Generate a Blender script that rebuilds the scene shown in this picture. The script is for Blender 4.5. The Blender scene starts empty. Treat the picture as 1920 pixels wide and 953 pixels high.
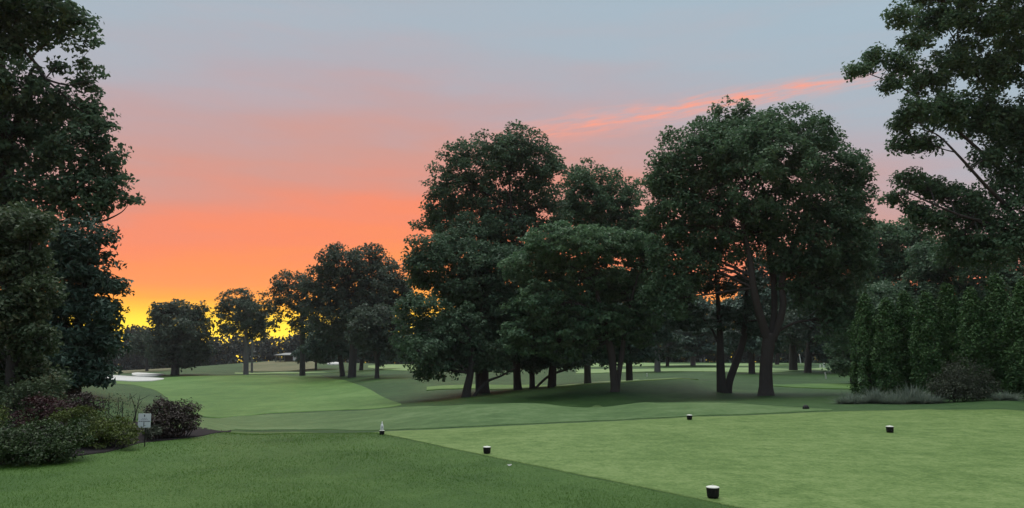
import bpy, math, random
import numpy as np
from mathutils import Vector

# ------------------------------------------------------------------ camera, sky, fill sun, exposure
rng = np.random.default_rng(7)
random.seed(7)
sc = bpy.context.scene
C = sc.collection
F = 1386.0
CAMZ = 1.6
PITCH = math.atan(183.5 / F)
cd = bpy.data.cameras.new('camera')
cam = bpy.data.objects.new('camera', cd)
C.objects.link(cam)
cam.location = (0, 0, CAMZ)
cam.rotation_euler = (math.pi / 2 + PITCH, 0, 0)
cd.sensor_width = 36
cd.lens = 36 * F / 1920
cd.clip_start = 0.05
cd.clip_end = 6000
sc.camera = cam
sc.view_settings.view_transform = 'Standard'
sc.view_settings.look = 'None'
sc.view_settings.gamma = 1
sc.view_settings.use_curve_mapping = False
EXPOSURE = 1.2
sc.view_settings.exposure = EXPOSURE
HAZE = 0.00016
SKY_K = 1.0 / 2 ** EXPOSURE

FILL_AZ = math.radians(-6)      # towards the dawn glow
FILL_EL = math.radians(74)      # broad overhead lamp added as skylight; the sun itself sits at the horizon
sl = bpy.data.lights.new('fill_sun', 'SUN')
sl.energy = 1.5
sl.angle = math.radians(58)
sl.color = (1.0, 0.95, 0.9)
so = bpy.data.objects.new('fill_sun', sl)
C.objects.link(so)
sd = Vector((math.sin(FILL_AZ) * math.cos(FILL_EL), math.cos(FILL_AZ) * math.cos(FILL_EL), math.sin(FILL_EL)))
so.rotation_euler = sd.to_track_quat('Z', 'Y').to_euler()


def lin(c):
    return tuple(((v / 255) / 12.92 if v / 255 < 0.04045 else ((v / 255 + 0.055) / 1.055) ** 2.4) for v in c)


class NT:
    """small helper to wire node trees"""
    def __init__(self, tree):
        self.t = tree

    def n(self, kind, **kw):
        nd = self.t.nodes.new(kind)
        for k, v in kw.items():
            setattr(nd, k, v)
        return nd

    def link(self, a, b):
        self.t.links.new(a, b)

    def put(self, sock, v):
        if hasattr(v, 'links') or isinstance(v, bpy.types.NodeSocket):
            self.link(v, sock)
        else:
            sock.default_value = v

    def math(self, op, a, b=None, c=None, clamp=False):
        nd = self.n('ShaderNodeMath', operation=op)
        nd.use_clamp = clamp
        for i, v in enumerate((a, b, c)):
            if v is not None:
                self.put(nd.inputs[i], v)
        return nd.outputs[0]

    def mix(self, f, a, b, blend='MIX'):
        nd = self.n('ShaderNodeMix', data_type='RGBA', blend_type=blend)
        self.put(nd.inputs[0], f)
        self.put(nd.inputs[6], a if not isinstance(a, tuple) else (*a, 1))
        self.put(nd.inputs[7], b if not isinstance(b, tuple) else (*b, 1))
        return nd.outputs[2]

    def ramp(self, f, stops, interp='LINEAR'):
        nd = self.n('ShaderNodeValToRGB')
        r = nd.color_ramp
        r.interpolation = interp
        while len(r.elements) < len(stops):
            r.elements.new(0.5)
        for e, (p, c) in zip(r.elements, stops):
            e.position = p
            e.color = (*c, 1) if len(c) == 3 else c
        self.put(nd.inputs[0], f)
        return nd.outputs[0]

    def noise(self, vec, scale, detail=3, rough=0.55, out=0):
        nd = self.n('ShaderNodeTexNoise')
        self.put(nd.inputs['Vector'], vec)
        nd.inputs['Scale'].default_value = scale
        nd.inputs['Detail'].default_value = detail
        nd.inputs['Roughness'].default_value = rough
        return nd.outputs[out]

    def mapping(self, vec, scale=(1, 1, 1), rot=(0, 0, 0), loc=(0, 0, 0)):
        nd = self.n('ShaderNodeMapping')
        self.put(nd.inputs['Vector'], vec)
        nd.inputs['Scale'].default_value = scale
        nd.inputs['Rotation'].default_value = rot
        nd.inputs['Location'].default_value = loc
        return nd.outputs[0]

    def smooth(self, v, a, b):
        nd = self.n('ShaderNodeMapRange', interpolation_type='SMOOTHSTEP')
        self.put(nd.inputs[0], v)
        nd.inputs[1].default_value = a
        nd.inputs[2].default_value = b
        return nd.outputs[0]


w = bpy.data.worlds.new('World')
sc.world = w
w.use_nodes = True
w.node_tree.nodes.clear()
N = NT(w.node_tree)
gen = N.n('ShaderNodeTexCoord').outputs['Generated']
sep = N.n('ShaderNodeSeparateXYZ')
N.link(gen, sep.inputs[0])
X, Y, Z = sep.outputs
DEG = 180 / math.pi
el = N.math('MULTIPLY', N.math('ARCSINE', Z), DEG)
az = N.math('MULTIPLY', N.math('ARCTAN2', X, Y), DEG)
da = N.math('ABSOLUTE', N.math('SUBTRACT', az, -10.0))
lowfade = N.smooth(el, 1.5, 8.0)
shift = N.math('MULTIPLY', N.math('MULTIPLY', N.math('POWER', N.math('DIVIDE', N.math('MINIMUM', da, 60.0), 30.0), 1.35), 6.0), lowfade)
far_az = N.math('MULTIPLY', N.math('MAXIMUM', N.math('SUBTRACT', da, 38.0), 0.0), 0.15)
shift = N.math('MINIMUM', N.math('ADD', shift, far_az), 14.0)
dirn = N.mapping(gen, scale=(2.2, 2.2, 15), rot=(0.0, 0.10, 0.0))
wob = N.math('MULTIPLY', N.math('SUBTRACT', N.noise(dirn, 1.7, 5, 0.55), 0.5), 8.0)
eff = N.math('ADD', N.math('ADD', el, shift), N.math('MULTIPLY', wob, lowfade))
R = 60.0
stops = [(0, (255, 232, 70)), (2.2, (255, 226, 44)), (3.1, (255, 196, 36)), (4.2, (255, 160, 48)), (6.4, (253, 145, 74)),
         (9.2, (250, 138, 92)), (11.4, (243, 139, 103)), (13.3, (225, 144, 120)), (15.9, (207, 152, 139)),
         (18.6, (193, 160, 158)), (21.8, (180, 170, 176)), (25.4, (168, 179, 189)), (30, (164, 182, 194)), (42, (170, 190, 205)),
         (60, (178, 198, 214))]
skycol = N.ramp(N.math('DIVIDE', eff, R), [(p / R, tuple(lin(c))) for p, c in stops])
# high cirrus streak, a band along a great circle
def ray(px, py):
    v = Vector(((px - 960) / F, math.cos(PITCH) - math.sin(PITCH) * (476.5 - py) / F, math.sin(PITCH) + math.cos(PITCH) * (476.5 - py) / F))
    return v.normalized()
A_, B_ = ray(1010, 250), ray(1590, 152)
nrm = A_.cross(B_).normalized()
mid = (A_ + B_).normalized()
tan_ = nrm.cross(mid).normalized()
def dot(v):
    nd = N.n('ShaderNodeVectorMath', operation='DOT_PRODUCT')
    N.link(gen, nd.inputs[0])
    nd.inputs[1].default_value = v
    return nd.outputs['Value']
dn, dt, dm = dot(nrm), dot(tan_), dot(mid)
comb = N.n('ShaderNodeCombineXYZ')
N.put(comb.inputs[0], N.math('MULTIPLY', dt, 9.0))
N.put(comb.inputs[1], N.math('MULTIPLY', dn, 75.0))
wisp = N.noise(comb.outputs[0], 1.0, 5, 0.6)
off = N.math('ADD', dn, N.math('MULTIPLY', N.math('SUBTRACT', wisp, 0.5), 0.022))
# the band is wider to the left
wid = N.math('MAXIMUM', N.math('MULTIPLY_ADD', dt, 0.028 if tan_.dot(A_) > 0 else -0.022, 0.0125), 0.003)
prof = N.math('EXPONENT', N.math('MULTIPLY', N.math('POWER', N.math('DIVIDE', off, wid), 2.0), -1.0))
ext = N.math('MULTIPLY', N.math('EXPONENT', N.math('MULTIPLY', N.math('POWER', N.math('DIVIDE', dt, 0.24), 4.0), -1.0)), N.math('GREATER_THAN', dm, 0.0))
w2 = N.smooth(N.noise(comb.outputs[0], 2.2, 5, 0.6), 0.36, 0.72)
cir = N.math('MULTIPLY', N.math('MULTIPLY', prof, ext), N.math('MULTIPLY_ADD', w2, 0.95, 0.22), clamp=True)
skycol = N.mix(N.math('MULTIPLY', cir, 0.9), skycol, lin((252, 160, 132)))
# thin veils of cloud
veil = N.smooth(N.noise(N.mapping(gen, scale=(3, 3, 20), rot=(0.05, 0.06, 0)), 1.3, 5, 0.55), 0.45, 0.75)
skycol = N.mix(N.math('MULTIPLY', N.math('MULTIPLY', veil, N.smooth(el, 6, 14)), 0.08), skycol, lin((222, 160, 148)))
# the gold of the hidden sun low on the horizon
gz = N.math('EXPONENT', N.math('MULTIPLY', N.math('POWER', N.math('DIVIDE', N.math('MAXIMUM', el, 0.0), 3.5), 2.0), -1.0))
ga = N.math('EXPONENT', N.math('MULTIPLY', N.math('POWER', N.math('DIVIDE', da, 42.0), 2.0), -1.0))
skycol = N.mix(N.math('MULTIPLY', gz, ga), skycol, (0.55, 0.20, 0.008), 'ADD')
bg1 = N.n('ShaderNodeBackground')
N.link(skycol, bg1.inputs[0])
bg1.inputs[1].default_value = 1.02 * SKY_K
sky = N.n('ShaderNodeTexSky', sky_type='NISHITA')
sky.sun_disc = False
sky.sun_elevation = FILL_EL
sky.sun_rotation = FILL_AZ
bg2 = N.n('ShaderNodeBackground')
N.link(sky.outputs[0], bg2.inputs[0])
bg2.inputs[1].default_value = 0.002
add = N.n('ShaderNodeAddShader')
N.link(bg1.outputs[0], add.inputs[0])
N.link(bg2.outputs[0], add.inputs[1])
wo = N.n('ShaderNodeOutputWorld')
N.link(add.outputs[0], wo.inputs[0])


# ------------------------------------------------------------------ helpers
def P(px, py, d):
    """point of the place seen at photo pixel (px, py) at ground distance d"""
    xc, yc = (px - 960) / F, (476.5 - py) / F
    dy = math.cos(PITCH) - math.sin(PITCH) * yc
    dz = math.sin(PITCH) + math.cos(PITCH) * yc
    t = d / dy
    return np.array((xc * t, d, CAMZ + dz * t))


def tag(o, label=None, cat=None, group=None, kind=None):
    if label: o['label'] = label
    if cat: o['category'] = cat
    if group: o['group'] = group
    if kind: o['kind'] = kind
    return o


def empty(name, loc):
    o = bpy.data.objects.new(name, None)
    C.objects.link(o)
    o.location = loc
    o.empty_display_size = 0.2
    return o


def mesh_np(name, V, Fc, mat, parent=None, smooth=False, tint=None):
    """V (n,3) world coordinates, Fc (m,3) or (m,4) -> one mesh object, placed relative to the parent's location"""
    V = np.asarray(V, dtype=np.float32)
    if parent is not None:
        V = V - np.array(parent.location, dtype=np.float32)
    Fc = np.asarray(Fc, dtype=np.int32)
    m = bpy.data.meshes.new(name)
    m.vertices.add(len(V))
    m.vertices.foreach_set('co', V.ravel())
    k = Fc.shape[1]
    m.loops.add(Fc.size)
    m.loops.foreach_set('vertex_index', Fc.ravel())
    m.polygons.add(len(Fc))
    m.polygons.foreach_set('loop_start', np.arange(0, Fc.size, k, dtype=np.int32))
    if smooth:
        m.polygons.foreach_set('use_smooth', np.ones(len(Fc), dtype=bool))
    if tint is not None:
        a = m.attributes.new('tint', 'FLOAT', 'FACE')
        a.data.foreach_set('value', np.asarray(tint, dtype=np.float32))
    m.update(calc_edges=True)
    m.materials.append(mat)
    o = bpy.data.objects.new(name, m)
    C.objects.link(o)
    if parent is not None:
        o.parent = parent
    return o


class MB:
    """collects boxes, tubes, lathes for one mesh"""
    def __init__(self):
        self.v, self.f = [], []

    def add(self, vs, fs):
        b = len(self.v)
        self.v += [tuple(map(float, p)) for p in vs]
        self.f += [tuple(i + b for i in f) for f in fs]

    def tube(self, pts, rad, sides=7, cap=True, flute=0.0):
        pts = [np.asarray(p, float) for p in pts]
        vs, fs = [], []
        ref = np.array((0.31, 0.95, 0.05))
        for i, p in enumerate(pts):
            t = pts[min(i + 1, len(pts) - 1)] - pts[max(i - 1, 0)]
            t = t / (np.linalg.norm(t) + 1e-9)
            a = np.cross(t, ref)
            if np.linalg.norm(a) < 0.2:
                a = np.cross(t, (1, 0, 0))
            a /= np.linalg.norm(a)
            b = np.cross(t, a)
            for k in range(sides):
                an = 2 * math.pi * k / sides
                r = rad[i] * (1 + flute * math.sin(3 * an + 0.7) + flute * 0.6 * math.sin(5 * an + i * 0.2))
                vs.append(p + r * (math.cos(an) * a + math.sin(an) * b))
        for i in range(len(pts) - 1):
            for k in range(sides):
                k2 = (k + 1) % sides
                fs.append((i * sides + k, i * sides + k2, (i + 1) * sides + k2, (i + 1) * sides + k))
        if cap:
            fs.append(tuple(range(sides))[::-1])
            fs.append(tuple((len(pts) - 1) * sides + k for k in range(sides)))
        self.add(vs, fs)

    def box(self, c, s):
        cx, cy, cz = c
        hx, hy, hz = s[0] / 2, s[1] / 2, s[2] / 2
        vs = [(cx + a * hx, cy + b * hy, cz + e * hz) for a in (-1, 1) for b in (-1, 1) for e in (-1, 1)]
        self.add(vs, [(0, 1, 3, 2), (4, 6, 7, 5), (0, 4, 5, 1), (2, 3, 7, 6), (0, 2, 6, 4), (1, 5, 7, 3)])

    def lathe(self, prof, c, seg=24, wob=0.0):
        vs, fs = [], []
        ph = random.random() * 6
        for (r, z) in prof:
            for k in range(seg):
                a = 2 * math.pi * k / seg
                rr = r * (1 + wob * math.sin(2 * a + ph) + wob * 0.7 * math.sin(5 * a + ph * 2))
                vs.append((c[0] + rr * math.cos(a), c[1] + rr * math.sin(a), c[2] + z))
        for i in range(len(prof) - 1):
            for k in range(seg):
                k2 = (k + 1) % seg
                fs.append((i * seg + k, i * seg + k2, (i + 1) * seg + k2, (i + 1) * seg + k))
        fs.append(tuple(range(seg))[::-1])
        fs.append(tuple((len(prof) - 1) * seg + k for k in range(seg)))
        self.add(vs, fs)

    def build(self, name, mat, parent=None, smooth=False):
        off = np.array(parent.location) if parent is not None else np.zeros(3)
        m = bpy.data.meshes.new(name)
        m.from_pydata([tuple(np.array(p) - off) for p in self.v], [], self.f)
        if smooth:
            m.polygons.foreach_set('use_smooth', [True] * len(m.polygons))
        m.update()
        m.materials.append(mat)
        o = bpy.data.objects.new(name, m)
        C.objects.link(o)
        if parent is not None:
            o.parent = parent
        return o


# ------------------------------------------------------------------ materials
def new_mat(name):
    m = bpy.data.materials.new(name)
    m.use_nodes = True
    nt = NT(m.node_tree)
    bs = m.node_tree.nodes['Principled BSDF']
    return m, nt, bs


def plain(name, col, rough=0.7, var=0.15, scale=20, spec=0.3, metal=0):
    m, n, b = new_mat(name)
    tc = n.n('ShaderNodeTexCoord').outputs['Object']
    f = n.noise(tc, scale, 4)
    c = n.mix(f, tuple(v * (1 - var) for v in col), tuple(min(1, v * (1 + var)) for v in col))
    n.link(c, b.inputs['Base Color'])
    b.inputs['Roughness'].default_value = rough
    b.inputs['Specular IOR Level'].default_value = spec
    b.inputs['Metallic'].default_value = metal
    return m


def grass_mat(name, dark, mid_, light, streak=(1, 1), fine=60, bump=0.5, sheen=0.0, dew=0.12, patch=0.25, wts=(0.40, 0.30, 0.30)):
    m, n, b = new_mat(name)
    tc = n.n('ShaderNodeTexCoord').outputs['Object']
    flat = n.mapping(tc, scale=(streak[0], streak[1], 0.3))
    big = n.noise(flat, patch, 4, 0.6)
    med = n.noise(flat, patch * 6, 4, 0.65)
    fin = n.noise(flat, fine, 3, 0.7)
    f = n.math('ADD', n.math('MULTIPLY', big, wts[0]), n.math('ADD', n.math('MULTIPLY', med, wts[1]), n.math('MULTIPLY', fin, wts[2])))
    c = n.ramp(f, [(0.41, dark), (0.5, mid_), (0.59, light)])
    n.link(c, b.inputs['Base Color'])
    b.inputs['Roughness'].default_value = 0.62
    b.inputs['Specular IOR Level'].default_value = dew
    b.inputs['Sheen Weight'].default_value = sheen
    b.inputs['Sheen Roughness'].default_value = 0.5
    b.inputs['Sheen Tint'].default_value = (0.75, 1.0, 0.72, 1)
    bp = n.n('ShaderNodeBump')
    bp.inputs['Strength'].default_value = bump
    bp.inputs['Distance'].default_value = 0.03
    n.link(n.math('ADD', fin, n.math('MULTIPLY', med, 1.5)), bp.inputs['Height'])
    n.link(bp.outputs[0], b.inputs['Normal'])
    return m


def leaf_mat(name, c1, c2, trans=0.3, hue=None, rough=0.55):
    m, n, b = new_mat(name)
    isl = n.n('ShaderNodeNewGeometry').outputs['Random Per Island']
    at = n.n('ShaderNodeAttribute', attribute_name='tint', attribute_type='GEOMETRY').outputs['Fac']
    f = n.math('ADD', n.math('MULTIPLY', isl, 0.45), n.math('MULTIPLY', at, 0.55))
    st = [(0.05, c1), (0.95, c2)] if hue is None else [(0.05, c1), (0.75, c2), (0.97, hue)]
    c = n.ramp(f, st)
    n.link(c, b.inputs['Base Color'])
    b.inputs['Roughness'].default_value = rough
    b.inputs['Specular IOR Level'].default_value = 0.2
    tr = n.n('ShaderNodeBsdfTranslucent')
    n.link(c, tr.inputs[0])
    mx = n.n('ShaderNodeMixShader')
    mx.inputs[0].default_value = trans
    out = m.node_tree.nodes['Material Output']
    n.link(b.outputs[0], mx.inputs[1])
    n.link(tr.outputs[0], mx.inputs[2])
    n.link(mx.outputs[0], out.inputs[0])
    return m


def bark_mat(name, c1, c2):
    m, n, b = new_mat(name)
    tc = n.n('ShaderNodeTexCoord').outputs['Object']
    st = n.mapping(tc, scale=(9, 9, 1.6))
    f = n.noise(st, 2.0, 6, 0.65)
    g = n.noise(tc, 0.9, 3)
    c = n.mix(n.math('MULTIPLY_ADD', g, 0.4, n.math('MULTIPLY', f, 0.6)), c1, c2)
    n.link(c, b.inputs['Base Color'])
    b.inputs['Roughness'].default_value = 0.9
    b.inputs['Specular IOR Level'].default_value = 0.15
    bp = n.n('ShaderNodeBump')
    bp.inputs['Strength'].default_value = 0.9
    bp.inputs['Distance'].default_value = 0.05
    n.link(f, bp.inputs['Height'])
    n.link(bp.outputs[0], b.inputs['Normal'])
    return m


M = {}
M['rough'] = grass_mat('shaded_rough_turf', (0.014, 0.042, 0.009), (0.024, 0.062, 0.015), (0.040, 0.086, 0.024), (1, 1), 40, 0.8, patch=0.22)  # tree shade put into the rough's colour; apron and near rough stay lighter
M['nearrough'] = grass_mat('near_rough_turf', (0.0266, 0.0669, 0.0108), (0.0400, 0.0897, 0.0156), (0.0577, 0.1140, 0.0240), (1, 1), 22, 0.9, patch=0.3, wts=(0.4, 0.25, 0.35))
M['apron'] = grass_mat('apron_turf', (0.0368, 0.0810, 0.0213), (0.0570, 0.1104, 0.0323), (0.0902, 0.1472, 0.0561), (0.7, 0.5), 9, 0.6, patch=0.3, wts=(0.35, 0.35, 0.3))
M['tee'] = grass_mat('tee_turf', (0.0577, 0.1087, 0.0227), (0.0943, 0.1555, 0.0402), (0.1395, 0.2005, 0.0647), (1.0, 1.0), 16, 0.6, patch=0.55, wts=(0.25, 0.35, 0.40))
M['fairway'] = grass_mat('fairway_turf', (0.0456, 0.1077, 0.0207), (0.0693, 0.1416, 0.0302), (0.0985, 0.1776, 0.0473), (0.6, 0.3), 7, 0.3, patch=0.22, wts=(0.45, 0.3, 0.25))
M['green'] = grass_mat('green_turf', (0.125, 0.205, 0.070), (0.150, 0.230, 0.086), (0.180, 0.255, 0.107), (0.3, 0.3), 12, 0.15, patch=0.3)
M['native'] = grass_mat('native_turf', (0.070, 0.085, 0.034), (0.100, 0.106, 0.049), (0.130, 0.125, 0.064), (0.4, 0.4), 10, 0.5, patch=0.25)
M['sand'] = plain('bunker_sand', (0.46, 0.46, 0.43), 0.9, 0.08, 3, 0.1)
M['mulch'] = plain('dark_mulch', (0.018, 0.016, 0.017), 0.95, 0.5, 45, 0.1)
M['bark'] = bark_mat('grey_bark', (0.028, 0.027, 0.026), (0.065, 0.062, 0.058))
M['bark2'] = bark_mat('brown_bark', (0.032, 0.029, 0.027), (0.085, 0.077, 0.070))
M['bark_pale'] = bark_mat('pale_bark', (0.09, 0.09, 0.085), (0.19, 0.185, 0.175))
M['maple'] = leaf_mat('maple_leaf', (0.049, 0.108, 0.056), (0.103, 0.182, 0.092), 0.34)
M['oak'] = leaf_mat('oak_leaf', (0.047, 0.093, 0.055), (0.092, 0.159, 0.086), 0.34)
M['beech'] = leaf_mat('beech_leaf', (0.0578, 0.1221, 0.0660), (0.1229, 0.2167, 0.1030), 0.34)
M['far'] = leaf_mat('far_leaf', (0.043, 0.065, 0.045), (0.075, 0.106, 0.070), 0.34)
M['spruce'] = leaf_mat('spruce_needle', (0.036, 0.071, 0.052), (0.068, 0.117, 0.081), 0.1)
M['pine'] = leaf_mat('pine_needle', (0.044, 0.077, 0.053), (0.094, 0.138, 0.088), 0.15)
M['cedar'] = leaf_mat('cedar_spray', (0.024, 0.074, 0.022), (0.078, 0.158, 0.048), 0.2)
M['wood'] = leaf_mat('woodland_leaf', (0.0263, 0.0360, 0.0302), (0.0495, 0.0598, 0.0475), 0.15)
M['wood2'] = leaf_mat('mixed_woodland_leaf', (0.036, 0.058, 0.042), (0.075, 0.105, 0.070), 0.2)
M['juniper'] = leaf_mat('juniper_spray', (0.0288, 0.0527, 0.0080), (0.0920, 0.1232, 0.0208), 0.2)
M['shrubgreen'] = leaf_mat('shrub_leaf', (0.0161, 0.0383, 0.0110), (0.0459, 0.0792, 0.0230), 0.18)
M['barberry'] = leaf_mat('barberry_leaf', (0.0196, 0.0070, 0.0084), (0.0504, 0.0182, 0.0182), 0.2)
M['plum'] = leaf_mat('plum_leaf', (0.0217, 0.0156, 0.0144), (0.0465, 0.0360, 0.0288), 0.15, (0.0930, 0.0900, 0.0540))
M['tawny'] = leaf_mat('tawny_shrub_leaf', (0.0315, 0.0432, 0.0270), (0.0665, 0.0840, 0.0525), 0.15)
M['sage'] = leaf_mat('silvery_grass', (0.0868, 0.1216, 0.0930), (0.1860, 0.2304, 0.1798), 0.25)
M['frontmaple'] = leaf_mat('front_maple_leaf', (0.0324, 0.0612, 0.0289), (0.0774, 0.1116, 0.0553), 0.34, (0.1287, 0.1287, 0.0663))
M['blade'] = leaf_mat('rough_blade', (0.044, 0.108, 0.013), (0.086, 0.168, 0.026), 0.35, (0.15, 0.24, 0.062))
M['black'] = plain('charred_marker', (0.008, 0.008, 0.009), 0.7, 0.4, 40, 0.3)
M['cut'] = plain('pale_cut_wood', (0.55, 0.56, 0.50), 0.8, 0.15, 30, 0.2)
M['white'] = plain('white_plastic', (0.72, 0.74, 0.74), 0.45, 0.04, 10, 0.4)
M['signwhite'] = plain('white_sign_face', (0.62, 0.67, 0.68), 0.5, 0.04, 10, 0.4)
M['ink'] = plain('dark_ink', (0.035, 0.04, 0.055), 0.6, 0.1, 10, 0.2)
M['greyink'] = plain('grey_ink', (0.25, 0.29, 0.33), 0.6, 0.1, 10, 0.2)
M['iron'] = plain('black_iron', (0.012, 0.013, 0.014), 0.5, 0.2, 20, 0.4)
M['roof'] = plain('pale_roof', (0.22, 0.22, 0.21), 0.7, 0.1, 2, 0.3)
M['brownwall'] = plain('brown_wall', (0.07, 0.06, 0.05), 0.8, 0.15, 2, 0.2)
M['stake'] = plain('white_stake', (0.62, 0.64, 0.60), 0.6, 0.08, 5, 0.2)

# ------------------------------------------------------------------ terrain
ctrl = []
def cp(px, py, d): ctrl.append(P(px, py, d))
def cz(u, d, z): ctrl.append(np.array((u * d, d, z)))
for u in (-0.95, -0.6, -0.3, 0.0, 0.3, 0.6, 0.95):
    cz(u, 3, 0.0); cz(u, 6, 0.0); cz(u, 9, 0.0)
for u in (-0.9, -0.6, -0.45): cz(u, 13, 0.05)
for u in (-0.9, -0.65, -0.5): cz(u, 20, 0.1)
for u in (-0.3, -0.18, -0.05, 0.1, 0.3, 0.5, 0.7, 0.9): cz(u, 13, 0.0)
cz(-0.38, 14.8, 0.0); cz(-0.29, 14.8, 0.0); cz(-0.19, 14.6, 0.0)
for u in (0.3, 0.42, 0.56, 0.72, 0.9): cz(u, 17.5, 0.0); cz(u, 20.5, 0.0)
cz(0.05, 16, 0.0); cz(0.16, 17, 0.0)
cz(-0.36, 20, -0.58); cz(-0.28, 20, -0.6); cz(-0.19, 20, -0.5)
for q in [(450, 800, 25), (560, 803, 25), (680, 798, 24), (500, 783, 36), (400, 783, 36), (640, 775, 36), (500, 750, 55), (380, 750, 55),
          (600, 745, 55), (500, 720, 85), (380, 720, 85), (600, 720, 85), (500, 702.5, 115), (350, 704, 115), (600, 703, 110), (500, 697, 150),
          (540, 677, 182), (590, 679, 185), (440, 683, 180), (360, 689, 170), (180, 712, 100), (300, 713, 100), (230, 740, 60), (300, 738, 62),
          (130, 745, 48), (200, 698, 150), (100, 700, 140), (700, 741, 55), (716, 750, 48), (780, 744, 48), (800, 722, 62), (760, 703, 95),
          (707, 709, 82), (850, 759, 36), (760, 762, 36), (760, 692, 120), (700, 684, 170), (850, 792, 20.5), (1000, 789, 20),
          (1150, 783, 20.5), (1000, 757, 30), (1200, 757, 29), (880, 760, 30), (1330, 752, 29), (1100, 752, 38), (1250, 748, 38), (900, 741, 43), (970, 731, 45),
          (1100, 722, 45), (1200, 717, 45), (1290, 713, 45), (1100, 722, 57), (950, 732, 57), (1230, 717, 58), (1000, 712, 75), (1230, 703, 80),
          (1230, 697, 95), (1230, 685, 130), (1230, 680, 165), (1000, 690, 120), (900, 716, 70), (1435, 742, 38), (1355, 741, 40), (1500, 738, 40),
          (1550, 727, 47), (1550, 721, 56), (1550, 709, 72), (1440, 708, 72), (1500, 697, 92), (1400, 698, 90), (1545, 690, 105), (1700, 700, 90),
          (1650, 752, 27), (1780, 752, 25), (1900, 751, 23), (1640, 758, 24), (1511, 768, 21.5), (1900, 740, 35), (1800, 730, 45), (1850, 700, 90)]:
    cp(*q)
cz(0.1, 34, -1.0); cz(0.17, 33.5, -0.92); cz(0.02, 35, -1.05)
for u in (-0.9, -0.6): cz(u, 40, 0.0); cz(u, 100, -1.5)
for q in [(-100, 699, 235), (100, 698, 235), (200, 697, 235), (290, 694, 235), (360, 691, 235), (440, 685, 235), (540, 679, 235), (640, 681, 235), (800, 684, 220), (1000, 683, 200),
          (1230, 681, 200), (1400, 681, 200), (1600, 681, 200), (1800, 683, 200), (2100, 685, 200)]:
    cp(*q)
for u in (-0.95, -0.6, -0.3, 0, 0.3, 0.6, 0.95): cz(u, 420, -6.0)
ctrl = np.array(ctrl)


def uv_(x, y):
    yy = np.maximum(y, 3.0)
    return np.stack((np.clip(x / yy, -0.95, 0.95) * 3.0, np.log(np.minimum(yy, 420))), -1)


def tps_k(r2):
    return np.where(r2 > 1e-12, 0.5 * r2 * np.log(r2 + 1e-12), 0)


_uc = uv_(ctrl[:, 0], ctrl[:, 1])
_n = len(_uc)
_d2 = ((_uc[:, None] - _uc[None]) ** 2).sum(-1)
_A = np.zeros((_n + 3, _n + 3))
_A[:_n, :_n] = tps_k(_d2) + np.eye(_n) * 0.0015
_A[:_n, _n] = 1; _A[:_n, _n + 1:] = _uc
_A[_n, :_n] = 1; _A[_n + 1:, :_n] = _uc.T
_w = np.linalg.solve(_A, np.concatenate((ctrl[:, 2], np.zeros(3))))


def H(x, y):
    x = np.atleast_1d(np.asarray(x, float)); y = np.atleast_1d(np.asarray(y, float))
    sh = x.shape
    q = uv_(x.ravel(), y.ravel())
    out = np.empty(len(q))
    for s in range(0, len(q), 20000):
        qq = q[s:s + 20000]
        d2 = ((qq[:, None] - _uc[None]) ** 2).sum(-1)
        out[s:s + 20000] = tps_k(d2) @ _w[:_n] + _w[_n] + qq @ _w[_n + 1:]
    # small undulation of the turf
    xx, yy = x.ravel(), y.ravel()
    amp = np.clip((yy - 16) / 40, 0, 1) * 0.05
    out += amp * (np.sin(xx * 0.31 + 1.3) * np.sin(yy * 0.23 + 0.4) + 0.6 * np.sin(xx * 0.11 - yy * 0.17))
    return out.reshape(sh)


def h1(x, y): return float(H(x, y)[0])


_ds = np.exp(np.linspace(math.log(4.0), math.log(420), 700))
def hit(px, py, dmin=4.0):
    """where the line of sight through a photo pixel first meets the ground beyond dmin"""
    ds = _ds[_ds >= dmin]
    q0 = P(px, py, 1.0) - np.array((0, 0, CAMZ))
    xs, ys, zs = q0[0] * ds, ds, CAMZ + q0[2] * ds
    df = zs - H(xs, ys)
    i = int(np.argmax(df < 0))
    if df[i] >= 0:
        i = int(np.argmin(df))
        d = ds[i]
    elif i == 0:
        d = ds[0]
    else:
        t = df[i - 1] / (df[i - 1] - df[i])
        d = ds[i - 1] + t * (ds[i] - ds[i - 1])
    return np.array((q0[0] * d, d))


# the ground sheet: fine near, coarse far
ys_ = np.concatenate((np.linspace(-30, 2, 12), np.exp(np.linspace(math.log(2.4), math.log(400), 260))))
us_ = np.concatenate((np.linspace(-3, -0.95, 10)[:-1], np.linspace(-0.95, 0.95, 220), np.linspace(0.95, 3, 10)[1:]))
YY, UU = np.meshgrid(ys_, us_, indexing='ij')
XX = UU * np.maximum(YY, 12.0)
ZZ = H(XX, YY)
nr, nc = XX.shape
idx = np.arange(nr * nc).reshape(nr, nc)
quads = np.stack((idx[:-1, :-1], idx[:-1, 1:], idx[1:, 1:], idx[1:, :-1]), -1).reshape(-1, 4)
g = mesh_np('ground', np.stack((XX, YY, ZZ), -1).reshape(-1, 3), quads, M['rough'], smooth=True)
tag(g, kind='structure')


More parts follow.
